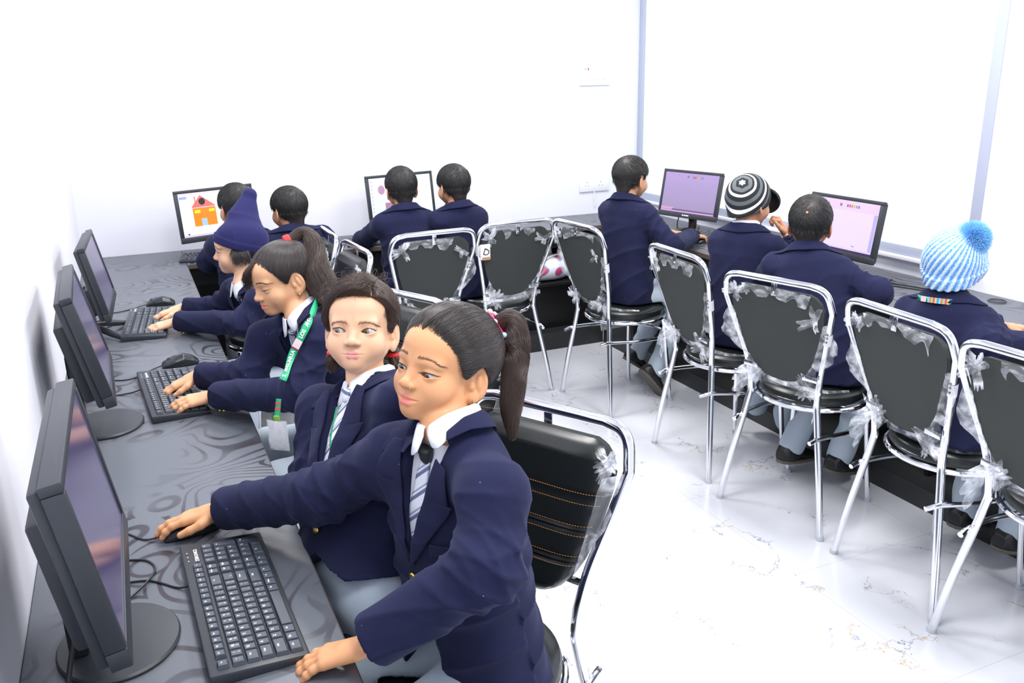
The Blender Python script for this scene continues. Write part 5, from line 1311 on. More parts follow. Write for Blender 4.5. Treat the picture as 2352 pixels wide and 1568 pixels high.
# ------------------------------------------------------------------ hair
def cap_obj(p, grow, yl, h, zmin=-.075, extra=None, name='hair', mat=None):
    f = lambda Q: cap_sdf(Q, grow, yl, zmin) if extra is None else extra(Q, cap_sdf(Q, grow, yl, zmin))
    V, F = surface(f, (-.1, -.15, -.12), (.1, .11, .13), h, proj=1)
    return p['put'](name, p['tow'](V), F, mat or M['scalp'], parent=p['root']), f
def lerp_path(S, Q, m, grow, lift=0.0, seed=1):
    """strands from S to Q hugging the skull"""
    t = np.linspace(0, 1, m)[None, :, None]; P = S[:, None, :]*(1 - t) + Q[:, None, :]*t
    r = np.random.default_rng(seed); g = grow[:, None, None] if np.ndim(grow) else grow
    P = P + (r.normal(size=(len(S), 1, 3))*.0016)*np.sin(t*PI)
    c = np.array(CR_C); rr = np.array(CR_R)[None, None] + g + lift*np.sin(t*PI)
    v = P - c; nn = np.linalg.norm(v/rr, axis=-1, keepdims=True); out = c + v/nn
    out = np.where((P[..., 2:3] < -.02) & (np.abs(nn) > 1), P, out)
    lim = .021 - ((out[..., 1] + .012)/.032)**2*.05; ear = (np.abs(out[..., 0]) > .052) & (lim > -.03)
    out[..., 2] = np.where(ear, np.maximum(out[..., 2], lim), out[..., 2]); return out
def hairline(n, seed, yl, zr=(-.06, .072)):
    r = np.random.default_rng(seed); z = r.uniform(zr[0], zr[1], n); y = np.interp(z, YL_Z, yl) - .002 + r.normal(size=n)*.002
    c, R_ = np.array(CR_C), np.array(CR_R)
    q = 1 - ((y - c[1])/R_[1])**2 - ((z - c[2])/R_[2])**2; x = R_[0]*np.sqrt(np.maximum(q, 0))*np.where(r.random(n) < .5, -1, 1)
    return np.stack([x, y, z], 1)
def scalp_pts(n, seed, yl, zmin=-.06):
    r = np.random.default_rng(seed); out = []
    while len(out) < n:
        v = r.normal(size=(n, 3)); v /= np.linalg.norm(v, axis=1)[:, None]; P = np.array(CR_C) + v*np.array(CR_R)
        ok = (P[:, 1] < np.interp(P[:, 2], YL_Z, yl) - .003) & (P[:, 2] > zmin); A = np.abs(P[:, 0])
        ok &= ~((A > .05) & (np.abs(P[:, 1] + .010) < .028) & (np.abs(P[:, 2] + .016) < .038))
        out += list(P[ok])
    return np.array(out[:n])
def tail(p, pts, rad, n, seed, mat, name='ponytail', wav=.006, tipspread=1.0, r=.0006):
    """a hanging bundle along world points pts with radii rad: core mesh plus strands"""
    C_ = np.array(catmull(pts, 6)); m = len(C_); R_ = np.interp(np.linspace(0, 1, m), np.linspace(0, 1, len(rad)), rad)
    V, F = tube_geo(C_ - p['off'], list(R_*.72), 14)
    core = mesh_obj(name, V, F, mat, p['root'])
    g = np.random.default_rng(seed); T = np.gradient(C_, axis=0); T /= np.linalg.norm(T, axis=1)[:, None]
    a = np.cross(T, (.3, .5, .8)); a /= np.linalg.norm(a, axis=1)[:, None]; b = np.cross(T, a)
    rr = np.sqrt(g.random(n))*.45 + .55; an = g.random(n)*2*PI; ph = g.random(n)*6.28; tw = g.normal(size=n)*.22; ext = g.uniform(.74, 1.0, n)
    ts = np.linspace(0, 1, 22); S = np.zeros((n, 22, 3))
    for j, t in enumerate(ts):
        idx = t*ext*(m - 1); f = lambda A: np.stack([np.interp(idx, np.arange(m), A[:, i]) for i in range(3)], 1)
        ang = an + tw*t; R1 = np.interp(idx, np.arange(m), R_)*rr*(1 + (tipspread - 1)*t**3)
        S[:, j] = f(C_) + f(a)*(np.cos(ang)*R1 + wav*t*np.sin(ph + t*5))[:, None] + f(b)*(np.sin(ang)*R1 + wav*t*np.cos(ph*1.7 + t*4))[:, None]
    strands('ponytail_strands', S - p['off'], r, mat, core, .35)
    return core
def add_strands(p, Q, r, mat, name='hair_strands', tip=.4):
    n, m, _ = Q.shape; return strands(name, p['tow'](Q.reshape(-1, 3)).reshape(n, m, 3) - p['off'], r, mat, p['root'], tip)
def boy_hair(p, h=.0045, n=5200, whorl=(0.01, -.075, .07), grow=.010, seed=3, r=.00042, lng=.030, mat=None):
    mat = mat or M['hair_boy']
    def extra(Q, d): return d + .0016*waves(Q, 160, seed, 5)
    cap_obj(p, grow, YL_B, h, -.082, extra)
    S = scalp_pts(n, seed, YL_B, -.055); w = np.array(whorl); g = np.random.default_rng(seed)
    D = S - w; nrm = (S - np.array(CR_C))/np.array(CR_R)**2; nrm /= np.linalg.norm(nrm, axis=1)[:, None]
    D -= nrm*(D*nrm).sum(1)[:, None]; D /= np.linalg.norm(D, axis=1)[:, None] + 1e-6
    sw = np.cross(nrm, D); D = D + sw*.35 + g.normal(size=D.shape)*.18
    t = np.linspace(0, 1, 5); L_ = lng*g.uniform(.6, 1.1, n)
    Q = np.stack([S + nrm*(grow*.35 + grow*.75*min(1, tt*1.6)) + D*(L_*tt)[:, None] for tt in t], 1)
    c = np.array(CR_C); rr = np.array(CR_R); v = Q - c; nn = np.linalg.norm(v/rr, axis=-1)
    want = 1 + (grow*(.4 + .75*np.minimum(1, t*1.5)))[None]/np.mean(rr) + g.random((n, 1))*.03
    up_ = Q[..., 2] > -.02
    Q = np.where(up_[..., None], c + v*(want/nn)[..., None], Q)
    add_strands(p, Q, r, mat, tip=.4)
V3 = lambda *a: np.array(a, float)
def shoulders(N_, az, drop, half, rdrop=0.0):
    """right and left shoulder joints from the neck base, the torso heading and half breadth"""
    f = V3(math.cos(math.radians(az)), math.sin(math.radians(az)), 0); r = np.cross(f, (0, 0, 1.))
    return N_ + r*half - V3(0, 0, drop + rdrop) + f*.005, N_ - r*half - V3(0, 0, drop - rdrop) + f*.005
WHO = set((globals().get('ONLY') or 'G1 G2 G3 G4 A B C D E F G H').split())
# ---- girl nearest the camera: hand on the mouse, other hand on the desk edge
if 'G1' in WHO:
    hd = at(1018, 838, 1.53)
    N1 = at(1024, 984, 1.50)
    g1 = dict(head=hd, hrot=(209, 15, 5), hscale=.975, neck=N1, pelvis=(.792, 1.035, .565), rsh=at(908, 1046, 1.59), lsh=at(1132, 1138, 1.38), relb=at(745, 1135, 1.68), rwr=(.352, 1.404, .800),
        lelb=at(1118, 1305, 1.325), lwr=on(834, 1484, 2, .797), skin='tan', detail=True, lid=(.0034, .0048), part=.0030, gaze=(.10, .90, -.36), hres=.0016, hand_res=.0022, jres=.0050, seed=4, bulk=1.03,
        sleeve=(.054, .052, .045), v=(.052, -.238), pocket=(-.112, -.175, -.050, -.155), brow_n=100, brow_r=.00014, brow_z=.0050, brow_m='brow', dark_knot=True, kohl=1.3, jcollar=40,
        rhand=dict(F=(-.97, .20, -.16), U=(-.12, .10, 1), curl=MOUSE, s=.95, thumb=THUMB_OUT), lhand=dict(F=tuple(on(722, 1514, 2, .768) - on(834, 1484, 2, .797)), U=(-.05, .10, 1), curl=[(8, 14, 10)]*4, s=.95, thumb=THUMB_IN),
        legs=dict(r=((.58, 1.16, .52), (.55, 1.14, .12)), l=((.55, .90, .53), (.50, .92, .12))))
    p = person('person in navy blazer with smooth long ponytail, one hand on the nearest mouse', g1)
    YL1 = [-.070, -.050, -.034, -.012, .014, .024, .033, .048, .068, .090, .12, .16]
    cap_obj(p, .007, YL1, .0026, -.075, lambda Q, d: d - .007*np.clip((Q[:, 2] - .03)/.06, 0, 1)*np.clip((.075 - Q[:, 1])/.06, 0, 1))
    Q0 = V3(.0, -.090, .052)
    S = np.concatenate([hairline(6500, 2, YL1), scalp_pts(6500, 3, YL1)]); n = len(S); g = np.random.default_rng(1)
    Qe = Q0 + g.normal(size=(n, 3))*.006
    add_strands(p, lerp_path(S, Qe, 16, g.uniform(.0050, .0085, n), .0085, 7), .00020, M['hair'])
    S = hairline(260, 9, YL1, (-.02, .07)); S[:, 1] += g.uniform(.0, .012, 260)
    add_strands(p, lerp_path(S, Q0 + g.normal(size=(260, 3))*.01, 12, g.uniform(.001, .004, 260), .001, 8), .00013, M['hair_brown'], 'fine_hair')
    soft_hairline(p, 1500, 33, YL1, Q0, (-.03, .072), .00012, M['hair'], .016, .45)
    root_w = p['tow'](Q0[None])[0]; tip = at(1205, 995, 1.52)
    tp = [root_w, at(1172, 735, 1.585), at(1188, 790, 1.58), at(1180, 870, 1.565), at(1174, 945, 1.555), at(1177, 1012, 1.545)]
    tl = tail(p, tp, [.011, .021, .023, .0195, .013, .003], 5200, 6, M['hair_tail'], tipspread=1.5, r=.00026, wav=.0015)
    # elastic with beads
    cv = np.array(catmull(tp, 24)); ar = np.concatenate([[0], np.cumsum(np.linalg.norm(np.diff(cv, axis=0), axis=1))]); ci = int(np.searchsorted(ar, .038)); d = cv[ci + 2] - cv[ci - 2]; d /= np.linalg.norm(d); a = np.cross(d, (0, 0, 1)); a /= np.linalg.norm(a); b = np.cross(d, a); c0 = cv[ci] - p['off']
    band = MB().tube([c0 + .0235*(math.cos(t)*a + math.sin(t)*b) for t in np.linspace(0, 2*PI, 28, endpoint=False)], .0052, 10, closed=True).build('hair_band', pm('pink_elastic', srgb(226, 54, 120), .5), p['root'], label='pink hair band with beads')
    bd = MB()
    for k in range(12):
        t = k*2*PI/12; q = c0 + .0300*(math.cos(t)*a + math.sin(t)*b) + d*(.003 if k % 2 else -.004); bd.sphere(q, .0055, k % 3, 12)
    bd.build('beads', [pm('cream_bead', srgb(240, 210, 196), .25), pm('pale_blue_bead', srgb(176, 210, 226), .25), pm('pink_bead', srgb(236, 170, 170), .25)], band)
    ec = p['tow'](V3(-.0765, -.009, -.046)[None])[0] - p['off']; MB().tube([ec + V3(0, .0035*math.cos(t), .0055*math.sin(t) - .004) for t in np.linspace(0, 2*PI, 18, endpoint=False)], .0007, 6, closed=True).build('earring', M['gold'], p['root'], label='small gold hoop earring')
    ns = march(p['fn'], V3(-.0135, .14, -.0375)[None], V3(0, -1, 0)[None], .0003)[0]; MB().sphere(p['tow'](ns[None])[0] - p['off'], .0013, n=10).build('nose_stud', M['gold'], p['root'])
# ---- girl beside her, looking out at the camera side
if 'G2' in WHO:
    hd = at(827, 749, 1.86); N2 = at(842, 880, 1.86)
    g2 = dict(head=hd, hrot=(246, 15, 2.5), hscale=.98, neck=N2, pelvis=at(845, 1330, 1.80), hem=-.02, rsh=at(738, 940, 1.93), lsh=at(925, 930, 1.72), relb=at(722, 1090, 1.90), rwr=on(738, 1256, 2, .675), lelb=at(895, 1190, 1.72), lwr=on(796, 1296, 2, .665), skin='light', detail=True,
        lid=(.0060, .0046), part=0.0, gaze=(.40, .90, -.12), brow_m='brow_light', iris=srgb(116, 104, 78), hres=.0018, hand_res=.0026, jres=.0055, seed=11, v=(.052, -.285), brow_n=90, brow_z=-.004, kohl=.6, sleeve=(.049, .047, .041),
        rhand=dict(F=(-.1, -.05, -1), U=(-.9, -.35, .1), curl=HANG, s=.9), lhand=dict(F=(-.35, -.1, -.9), U=(-.7, -.5, .3), curl=HANG, s=.9),
        legs=dict(r=((.57, 1.72, .52), (.55, 1.70, .12)), l=((.55, 1.42, .52), (.52, 1.42, .12))))
    p = person('person in navy blazer and striped tie gazing past the camera, parted hair', g2)
    YL2 = [-.070, -.050, -.034, -.012, .014, .022, .028, .040, .054, .070, .095, .14]
    part_x = -.030
    def parted(Q, d): return d + .0035*np.exp(-((Q[:, 0] - part_x - .10*(Q[:, 1] - .05)*0)/.0022)**2)*(Q[:, 2] > .03)*(Q[:, 1] > -.03)
    cap_obj(p, .0075, YL2, .0028, -.08, parted)
    g = np.random.default_rng(3)
    # strands run from the parting down to the two sides of the nape
    n = 11000; y = g.uniform(-.09, .070, n); cz = 1 - ((part_x - 0)/CR_R[0])**2 - ((y - CR_C[1])/CR_R[1])**2; z = CR_C[2] + CR_R[2]*np.sqrt(np.maximum(cz, 0.01))
    side = np.where(g.random(n) < .62, 1, -1); S = np.stack([np.full(n, part_x) + side*.0012, y, z], 1)
    u = g.random(n); Qe = np.stack([side*(.062 - .02*u), -.030 - .05*u, -.052 + .0*u], 1)
    fr = S[:, 1] > .02
    P_ = lerp_path(S, Qe, 18, g.uniform(.0055, .0105, n), .004, 5)
    # front strands sweep over the temples, above the ears
    t = np.linspace(0, 1, 18)[None, :]; sw = np.sin(t*PI)
    P_[..., 1] += (np.where(fr, .030, .0)[:, None]*sw)*np.clip((P_[..., 2] - .0)/.03, 0, 1)
    c = np.array(CR_C); v = P_ - c; nn = np.linalg.norm(v/(np.array(CR_R) + .0085), axis=-1, keepdims=True); P_ = np.where(P_[..., 2:3] > -.02, c + v/np.minimum(nn, 1.0), P_)
    yl = np.interp(P_[..., 2], YL_Z, YL2); P_[..., 1] = np.minimum(P_[..., 1], yl + .002)
    add_strands(p, P_, .00022, M['hair_brown'])
    soft_hairline(p, 900, 31, YL2, lambda S: np.stack([np.where(S[:, 0] > part_x, .060, -.060), np.full(len(S), -.035), np.full(len(S), -.050)], 1), (-.01, .072), .00013, M['hair_brown'], .009, .4)
    n = 150; S = scalp_pts(n, 12, YL2, .02); nrm = (S - np.array(CR_C))/np.array(CR_R)**2; nrm /= np.linalg.norm(nrm, axis=1)[:, None]
    D = np.cross(nrm, g.normal(size=(n, 3))); D /= np.linalg.norm(D, axis=1)[:, None]; L_ = g.uniform(.02, .055, n)
    P_ = np.stack([S*1.06 + nrm*(.007 + .016*math.sin(tt*2.2)) + D*(L_*tt)[:, None] for tt in np.linspace(0, 1, 7)], 1); add_strands(p, P_, .00022, M['hair_brown'], 'flyaway_hair')
    w_ = lambda x, y, z: p['tow'](V3(x, y, z)[None])[0]
    for sg in (1, -1):
        b_ = tail(p, [w_(sg*.050, -.060, -.045), w_(sg*.066, -.062, -.058), w_(sg*.072, -.058, -.085), w_(sg*.066, -.055, -.108)], [.011, .012, .012, .005], 260, 8, M['hair_brown'], 'bunch', .004, 1.4)
        MB().tube([w_(sg*.068, -.062, -.062) - p['off'] + .0125*(math.cos(t)*hv + math.sin(t)*hw) for hv, hw in [(V3(1, 0, 0), V3(0, 1, 0))] for t in np.linspace(0, 2*PI, 20, endpoint=False)], .005, 8, closed=True).build('hair_band', pm('red_elastic', srgb(224, 34, 44), .5), b_, label='red hair band')
    # strap of a green lanyard showing beside the tie
    LN = pm('green_ribbon', srgb(44, 164, 110), .5); O_ = np.array([p['toN'](.030 - .006*i, .2, -.05 - .018*i + 0*j) + p['X']*(.006*(j - .5)) for i in range(9) for j in range(2)])
    Pp = march(p['both'], O_, np.tile(-p['Y'], (len(O_), 1)), .006); sheet_obj('lanyard', Pp.reshape(9, 2, 3) - p['off'], LN, p['root'], .0015, label='green lanyard strap')
# ---- girl typing, ponytail with red band, green lanyard
def lanyard(p, px, fn, wd, badge=None, text='LOS ANGUARIA', start_red=True, depth=None):
    """ribbon laid over the clothes along photo points (traced onto the cloth), with its printed name"""
    C_ = np.array(catmull([np.array((a, b, 0.)) for a, b in px], 10)); pts = []
    for q in C_:
        if depth: pts.append(at(q[0], q[1], depth)); continue
        d = ray(q[0], q[1]); d = d/np.linalg.norm(d); pts.append(march(fn, (CAM + d*.8)[None], d[None], .013, 4.0)[0])
    pts = np.array(pts)
    for _ in range(14): pts[1:-1] = (pts[:-2] + 2*pts[1:-1] + pts[2:])/4
    e = .022; gr = np.stack([(fn((pts + np.eye(3)[i]*e).astype(np.float32)) - fn((pts - np.eye(3)[i]*e).astype(np.float32)))/(2*e) for i in range(3)], 1); gr = gr - 0; gr /= np.linalg.norm(gr, axis=1)[:, None]
    vw = CAM - pts; vw /= np.linalg.norm(vw, axis=1)[:, None]; nrm = p['Y']*.55 + vw*.45; nrm /= np.linalg.norm(nrm, axis=1)[:, None]
    T = np.gradient(pts, axis=0); T /= np.linalg.norm(T, axis=1)[:, None]; B = np.cross(nrm, T); B /= np.linalg.norm(B, axis=1)[:, None]
    G = np.stack([pts + B*wd*u + nrm*.002 for u in (-.5, 0, .5)], 1)
    rb = sheet_obj('lanyard', G - p['off'], pm('green_ribbon', srgb(30, 170, 118), .45), p['root'], .0012, label='printed green lanyard')
    arc = np.concatenate([[0], np.cumsum(np.linalg.norm(np.diff(pts, axis=0), axis=1))])
    def put_at(s_, mb, st, size, mi=0):
        i = np.interp(s_, arc, np.arange(len(pts))); f = lambda A: np.array([np.interp(i, np.arange(len(pts)), A[:, k]) for k in range(3)])
        c, t_, n_ = f(pts), f(T), f(nrm); t_ /= np.linalg.norm(t_); n_ -= t_*(n_@t_); n_ /= np.linalg.norm(n_)
        text_at(mb, st, size, frame(c + n_*.0034 - p['off'], -t_, np.cross(n_, -t_), n_), mi, True)
    tx = MB(); s_ = wd*.9; adv = wd*.42
    txt = MB(); pos = .02
    patch = MB()
    def square(s_, ln_, mi):
        n = 6; ss = np.linspace(s_, s_ + ln_, n); ii = [np.interp(x, arc, np.arange(len(pts))) for x in ss]; f = lambda A, i: np.array([np.interp(i, np.arange(len(pts)), A[:, k]) for k in range(3)])
        patch.grid([[f(pts, i) + f(B, i)*wd*u*.5 + f(nrm, i)*.0034 - p['off'] for u in (-1, 1)] for i in ii], mi)
    end = arc[-1]; pos = .004
    if start_red: square(pos, wd*1.25, 0); square(pos + wd*1.3, wd*.2, 1); pos += wd*1.8
    rep = 0
    while pos < end - wd:
        for ch in text[::-1]:
            if pos > end - wd*.6: break
            if ch != ' ': put_at(pos + adv*.5, txt, ch, wd*.72)
            pos += adv
        rep += 1
        if rep % 2 == 0 and pos < end - wd*2: square(pos + wd*.2, wd*1.2, 0); square(pos + wd*1.45, wd*.2, 1); pos += wd*1.9
        elif pos < end - wd: square(pos + wd*.25, wd*.45, 2); pos += wd*.95
    txt.build('lanyard_lettering', M['legend'], rb, smooth=False)
    patch.build('lanyard_badge_print', [pm('white_red_print', srgb(238, 214, 216), .5), pm('maroon_print', srgb(150, 30, 70), .5), pm('red_blue_logo', srgb(206, 70, 70), .5)], rb, smooth=False)
    if badge is not None:
        n_, t_ = nrm[-1], T[-1]; c = pts[-1]
        zz = V3(0, 0, 1); f_ = n_ - zz*(n_@zz); f_ /= np.linalg.norm(f_); x_ = np.cross(zz, f_); Mx = frame(c - p['off'] - zz*(.052) + f_*.004, x_, zz, f_)
        bd = MB().box((-.026, -.038, -.001), (.026, .038, .001), bev=.0009, mat=Mx).build('id_card', M['paper'], rb, label='white card in a clear sleeve')
        MB().box((-.029, -.042, .0012), (.029, .042, .0018), mat=Mx).build('card_sleeve', M['film'], bd); MB().box((-.008, .040, -.002), (.008, .054, .002), bev=.001, mat=Mx).build('clip', pm('lime_clip', srgb(130, 190, 60), .5), bd)
    return rb
if 'G3' in WHO:
    hd = at(644, 639, 2.50); N3 = at(688, 724, 2.50)
    g3 = dict(head=hd, hrot=(199, -11.6, -5.9), hscale=.94, neck=N3, pelvis=(.90, 2.20, .565), rsh=at(610, 778, 2.58), lsh=at(738, 772, 2.32), relb=at(575, 868, 2.54), rwr=on(452, 862, 2, .812), lelb=at(690, 905, 2.28), lwr=on(492, 908, 2, .800), skin='mid', detail=True,
        lid=(.0002, .0042), part=.0022, gaze=(0, .8, -.6), hres=.0020, hand_res=.0026, jres=.0058, seed=21, v=(.048, -.27), brow_n=130, sleeve=(.049, .047, .041), jcollar=40, cuff_buttons='l', cuff_dir=(-.2, -.6, -.8),
        rhand=dict(F=(-.92, .02, -.30), U=(-.25, .05, 1), curl=TYPE, s=.93, thumb=THUMB_OUT), lhand=dict(F=(-.97, .16, -.12), U=(-.1, -.15, 1), curl=FLAT, s=.93, thumb=THUMB_OUT),
        legs=dict(r=((.57, 2.34, .52), (.55, 2.32, .12)), l=((.56, 2.04, .53), (.53, 2.04, .12))))
    p = person('person typing with bowed head, ponytail in a red band, green lanyard', g3)
    YL3 = [-.070, -.050, -.034, -.012, .016, .028, .036, .047, .056, .068, .095, .14]
    cap_obj(p, .006, YL3, .0030)
    Q0 = V3(.0, -.056, .098); g = np.random.default_rng(2)
    S = np.concatenate([hairline(5500, 2, YL3), scalp_pts(5000, 3, YL3)]); n = len(S)
    add_strands(p, lerp_path(S, Q0 + g.normal(size=(n, 3))*.006, 14, g.uniform(.0045, .009, n), .003, 7), .00024, M['hair'])
    soft_hairline(p, 900, 35, YL3, Q0, (-.03, .072), .00014, M['hair'], .014, .45)
    n = 520; u = g.random(n); S = np.stack([-.012 + .062*u, np.zeros(n), .079 - .026*u], 1) + g.normal(size=(n, 3))*.002
    cc = np.array(CR_C); v = S - cc; v[:, 1] = np.sqrt(np.maximum(0, 1 - (v[:, 0]/CR_R[0])**2 - (v[:, 2]/CR_R[2])**2))*CR_R[1]; S = cc + v*1.05
    sdir = np.full(n, 1.); L_ = g.uniform(.6, 1.1, n); t = np.linspace(0, 1, 10)
    P_ = np.stack([S + np.stack([sdir*.014*tt**1.3*L_, .040*np.sin(tt*2.3)*L_, (.004*np.sin(tt*PI) - .066*tt**1.3)*L_], 1) for tt in t], 1) + g.normal(size=(n, 1, 3))*np.linspace(0, .004, 10)[None, :, None]
    add_strands(p, P_, .00028, M['hair_tail'], 'fringe_hair')
    rw = p['tow'](Q0[None])[0]
    tl = tail(p, [rw, at(694, 536, 2.52), at(718, 556, 2.52), at(728, 610, 2.50), at(742, 655, 2.47), at(762, 705, 2.44)], [.011, .017, .021, .024, .026, .008], 3600, 9, M['hair_tail'], r=.00032, wav=.012, tipspread=1.5)
    d = at(692, 540, 2.51) - rw; d /= np.linalg.norm(d); a = np.cross(d, (0, 0, 1)); a /= np.linalg.norm(a); b = np.cross(d, a); c0 = rw + d*.006 - p['off']
    MB().tube([c0 + d*x + .0*a for x in (-.010, -.006, .006, .010)], [.0165, .0195, .0195, .0165], 20).build('hair_band', pm('red_cloth', srgb(222, 40, 44), .6, bump=(300, .4, .001)), p['root'], label='red cloth hair band')
    ec = p['tow'](V3(-.0775, -.008, -.049)[None])[0] - p['off']
    MB().tube([ec + V3(0, .003*math.cos(t), .006*math.sin(t) - .005) for t in np.linspace(0, 2*PI, 18, endpoint=False)], .0009, 6, closed=True).build('earring', M['gold'], p['root'], label='small gold earring')
    lanyard(p, [(730, 688), (716, 726), (694, 770), (672, 812), (660, 850), (650, 872)], p['jacket'], .020)
    lanyard(p, [(641, 915), (639, 938), (637, 955)], p['jacket'], .015, badge=True, text='', start_red=False, depth=2.24)
# ---- child in the pointed navy fleece cap
if 'G4' in WHO:
    hd = at(548, 566, 3.26); N4 = at(562, 652, 3.27)
    g4 = dict(head=hd, hrot=(165, -5, 1.5), hscale=.98, neck=N4, pelvis=(.84, 3.06, .56), rsh=at(540, 668, 3.40), lsh=at(598, 690, 3.14), relb=at(505, 706, 3.44), rwr=on(413, 708, 2, .800), lelb=at(560, 742, 3.12), lwr=on(405, 738, 2, .792), skin='light', detail=True,
        lid=(.0046, .0042), part=0.0, gaze=(0, .95, -.3), hres=.0026, hand_res=.0030, jres=.0062, seed=31, v=(.050, -.27), brow_n=90, sleeve=(.047, .045, .039), cuff_buttons='l', cuff_dir=(-.2, -.6, -.8),
        rhand=dict(F=(-.95, .10, -.22), U=(-.2, .05, 1), curl=TYPE, s=.92), lhand=dict(F=(-.96, .12, -.18), U=(-.15, -.1, 1), curl=FLAT, s=.92), legs=dict(r=((.56, 3.16, .52), (.54, 3.16, .12)), l=((.56, 2.92, .52), (.54, 2.92, .12))))
    p = person('person in a pointed navy fleece cap typing at the far left keyboard', g4)
    cap_obj(p, .001, YL_G, .0035, -.085)
    g = np.random.default_rng(8); S = hairline(500, 4, YL_G, (-.05, .0)); S[:, 2] += .01; D = np.stack([np.sign(S[:, 0])*g.uniform(.006, .018, 500), g.uniform(-.008, .020, 500), -g.uniform(.02, .05, 500)], 1)
    add_strands(p, np.stack([S + D*t + V3(0, 0, 0) for t in np.linspace(0, 1, 6)], 1), .0005, M['hair'])
    n = 900; S = np.stack([np.where(g.random(n) < .5, -1, 1)*.0745, g.uniform(-.045, .016, n), g.uniform(-.004, .008, n)], 1); e_ = np.stack([np.sign(S[:, 0])*g.uniform(.012, .020, n), g.uniform(-.012, .006, n), -g.uniform(.03, .062, n)], 1)
    add_strands(p, np.stack([S + np.stack([e_[:, 0]*math.sin(t*1.9), e_[:, 1]*t, e_[:, 2]*t], 1) for t in np.linspace(0, 1, 7)], 1), .0005, M['hair'], 'side_hair')
    tip = p['tol'](at(573, 448, 3.29)[None].astype(np.float32))[0]; mid = p['tol'](at(560, 500, 3.28)[None].astype(np.float32))[0]
    bn = V3(0, -.42, 1); bn /= np.linalg.norm(bn)
    def capf(Q):
        d = smin(ell(Q, (0, -.014, .020), (.083, .104, .085)), rcone(Q, mid, tip, .062, .024), .035); d = smin(d, sph(Q, tip, .026), .012)
        pl = (Q - np.array((0, 0, .003), np.float32))@bn.astype(np.float32)
        brim = np.maximum(ell(Q, (0, -.014, .020), (.0865, .1075, .088)), pl - .030); d = smin(d, brim, .002) + .0014*waves(Q, 30, 4, 5)
        d = smax(d, -pl, .004); return smax(d, -ell(Q, (0, -.014, .014), (.077, .098, .080)), .003)
    V, F = surface(capf, (-.12, -.18, -.10), (.12, .13, .26), .0036); p['put']('fleece_cap', p['tow'](V), F, wool('navy_fleece', srgb(38, 38, 82)), parent=p['root'], label='pointed navy fleece cap')
    b = MB()
    ax = g4['lwr'] - g4['lelb']; ax = ax/np.linalg.norm(ax); a = np.cross(ax, (0, 0, 1)); a /= np.linalg.norm(a); bb = np.cross(ax, a); c = g4['lwr'] + ax*.000 - p['off']
    for t in np.linspace(0, 2*PI, 22, endpoint=False): b.sphere(c + .0205*(math.cos(t)*a + math.sin(t)*bb), .0032, n=8)
    b.build('bracelet', M['paper'], p['root'], label='white bead bracelet')
    lanyard(p, [(530, 752), (531, 768), (532, 784)], lambda P: p['both'](P), .018, text='', start_red=True)
# ---- boys with their backs to the camera
def boy(label, px, depth, az, taz, elb, wr, pelvis, seed, pitch=-6, neck=(.042, -.098), half=.112, drop=.075, dot=None, hair=True, hscale=1.0, roll=0, **kw):
    hd = at(px[0], px[1], depth); f = V3(math.cos(math.radians(taz)), math.sin(math.radians(taz)), 0); Nn = hd - f*neck[0] + V3(0, 0, neck[1])
    rs, ls = shoulders(Nn, taz, drop, half, kw.pop('tilt', 0))
    d = dict(head=hd, hrot=(az, pitch, roll), hscale=hscale, neck=Nn, pelvis=pelvis, rsh=rs, lsh=ls, relb=elb[0], lelb=elb[1], rwr=wr[0], lwr=wr[1], skin='boy', hres=.0042, jres=.0072, seed=seed, front=False, tie=False, open=False, hem=.10, torso_w=.135, collar=kw.pop('collar', False), jcollar=50, sleeve=(.050, .047, .042), hand_res=.0035)
    d.update(kw); p = person(label, d)
    if hair: boy_hair(p, seed=seed)
    if dot:
        q = p['tol'](at(dot[0], dot[1], dot[2])[None].astype(np.float32))[0].astype(float); q = ellip_push(q[None], .0125)[0]; nr = (q - np.array(CR_C))/np.array(CR_R)**2; nr /= np.linalg.norm(nr)
        mb = MB().sphere((0, 0, 0), .0055, n=12); V = np.array(mb.V); V = V - np.outer(V@nr, nr)*.6; p['put']('hair_whorl', p['tow'](V + q), mb.F, SK['boy'], parent=p['root'], label='pale scalp spot at the crown')
    return p
hnd = lambda F, U=(0, 0, 1), c=FLAT: dict(F=F, U=U, curl=c, s=.9)
if 'A' in WHO: boy('person half hidden behind the pointed navy cap, facing the house drawing', (541, 474), 4.16, 108, 100, ((.86, 4.16, .80), at(478, 600, 4.22)), ((.80, 4.38, .785), at(497, 552, 4.38)), (.76, 3.88, .56), 41, rhand=hnd((-.2, .95, -.1)), lhand=hnd((.3, .9, -.1)), legs=dict(r=((.83, 4.14, .52), (.83, 4.15, .12)), l=((.68, 4.14, .52), (.68, 4.15, .12))))
if 'B' in WHO: boy('person with short cropped hair seated just right of the house drawing', (661, 480), 4.25, 112, 92, (at(752, 556, 4.30), (.86, 4.16, .86)), ((1.06, 4.40, .80), (.86, 4.42, .79)), (1.06, 3.86, .56), 43, half=.150, drop=.045, rhand=hnd((-.5, .9, -.1)), lhand=hnd((.0, .95, -.1)), legs=dict(r=((1.09, 4.12, .52), (1.09, 4.13, .12)), l=((.93, 4.12, .52), (.93, 4.13, .12))))
if 'C' in WHO: boy('person seated squarely before the pale blue screen on the back desk', (920, 432), 4.48, 88, 90, ((1.74, 4.22, .82), (1.40, 4.24, .82)), ((1.68, 4.44, .785), (1.50, 4.46, .785)), (1.57, 3.92, .56), 47, half=.115, rhand=hnd((-.2, .95, -.1)), lhand=hnd((.2, .95, -.1)), legs=dict(r=((1.64, 4.18, .52), (1.64, 4.19, .14)), l=((1.50, 4.18, .52), (1.50, 4.19, .14))))
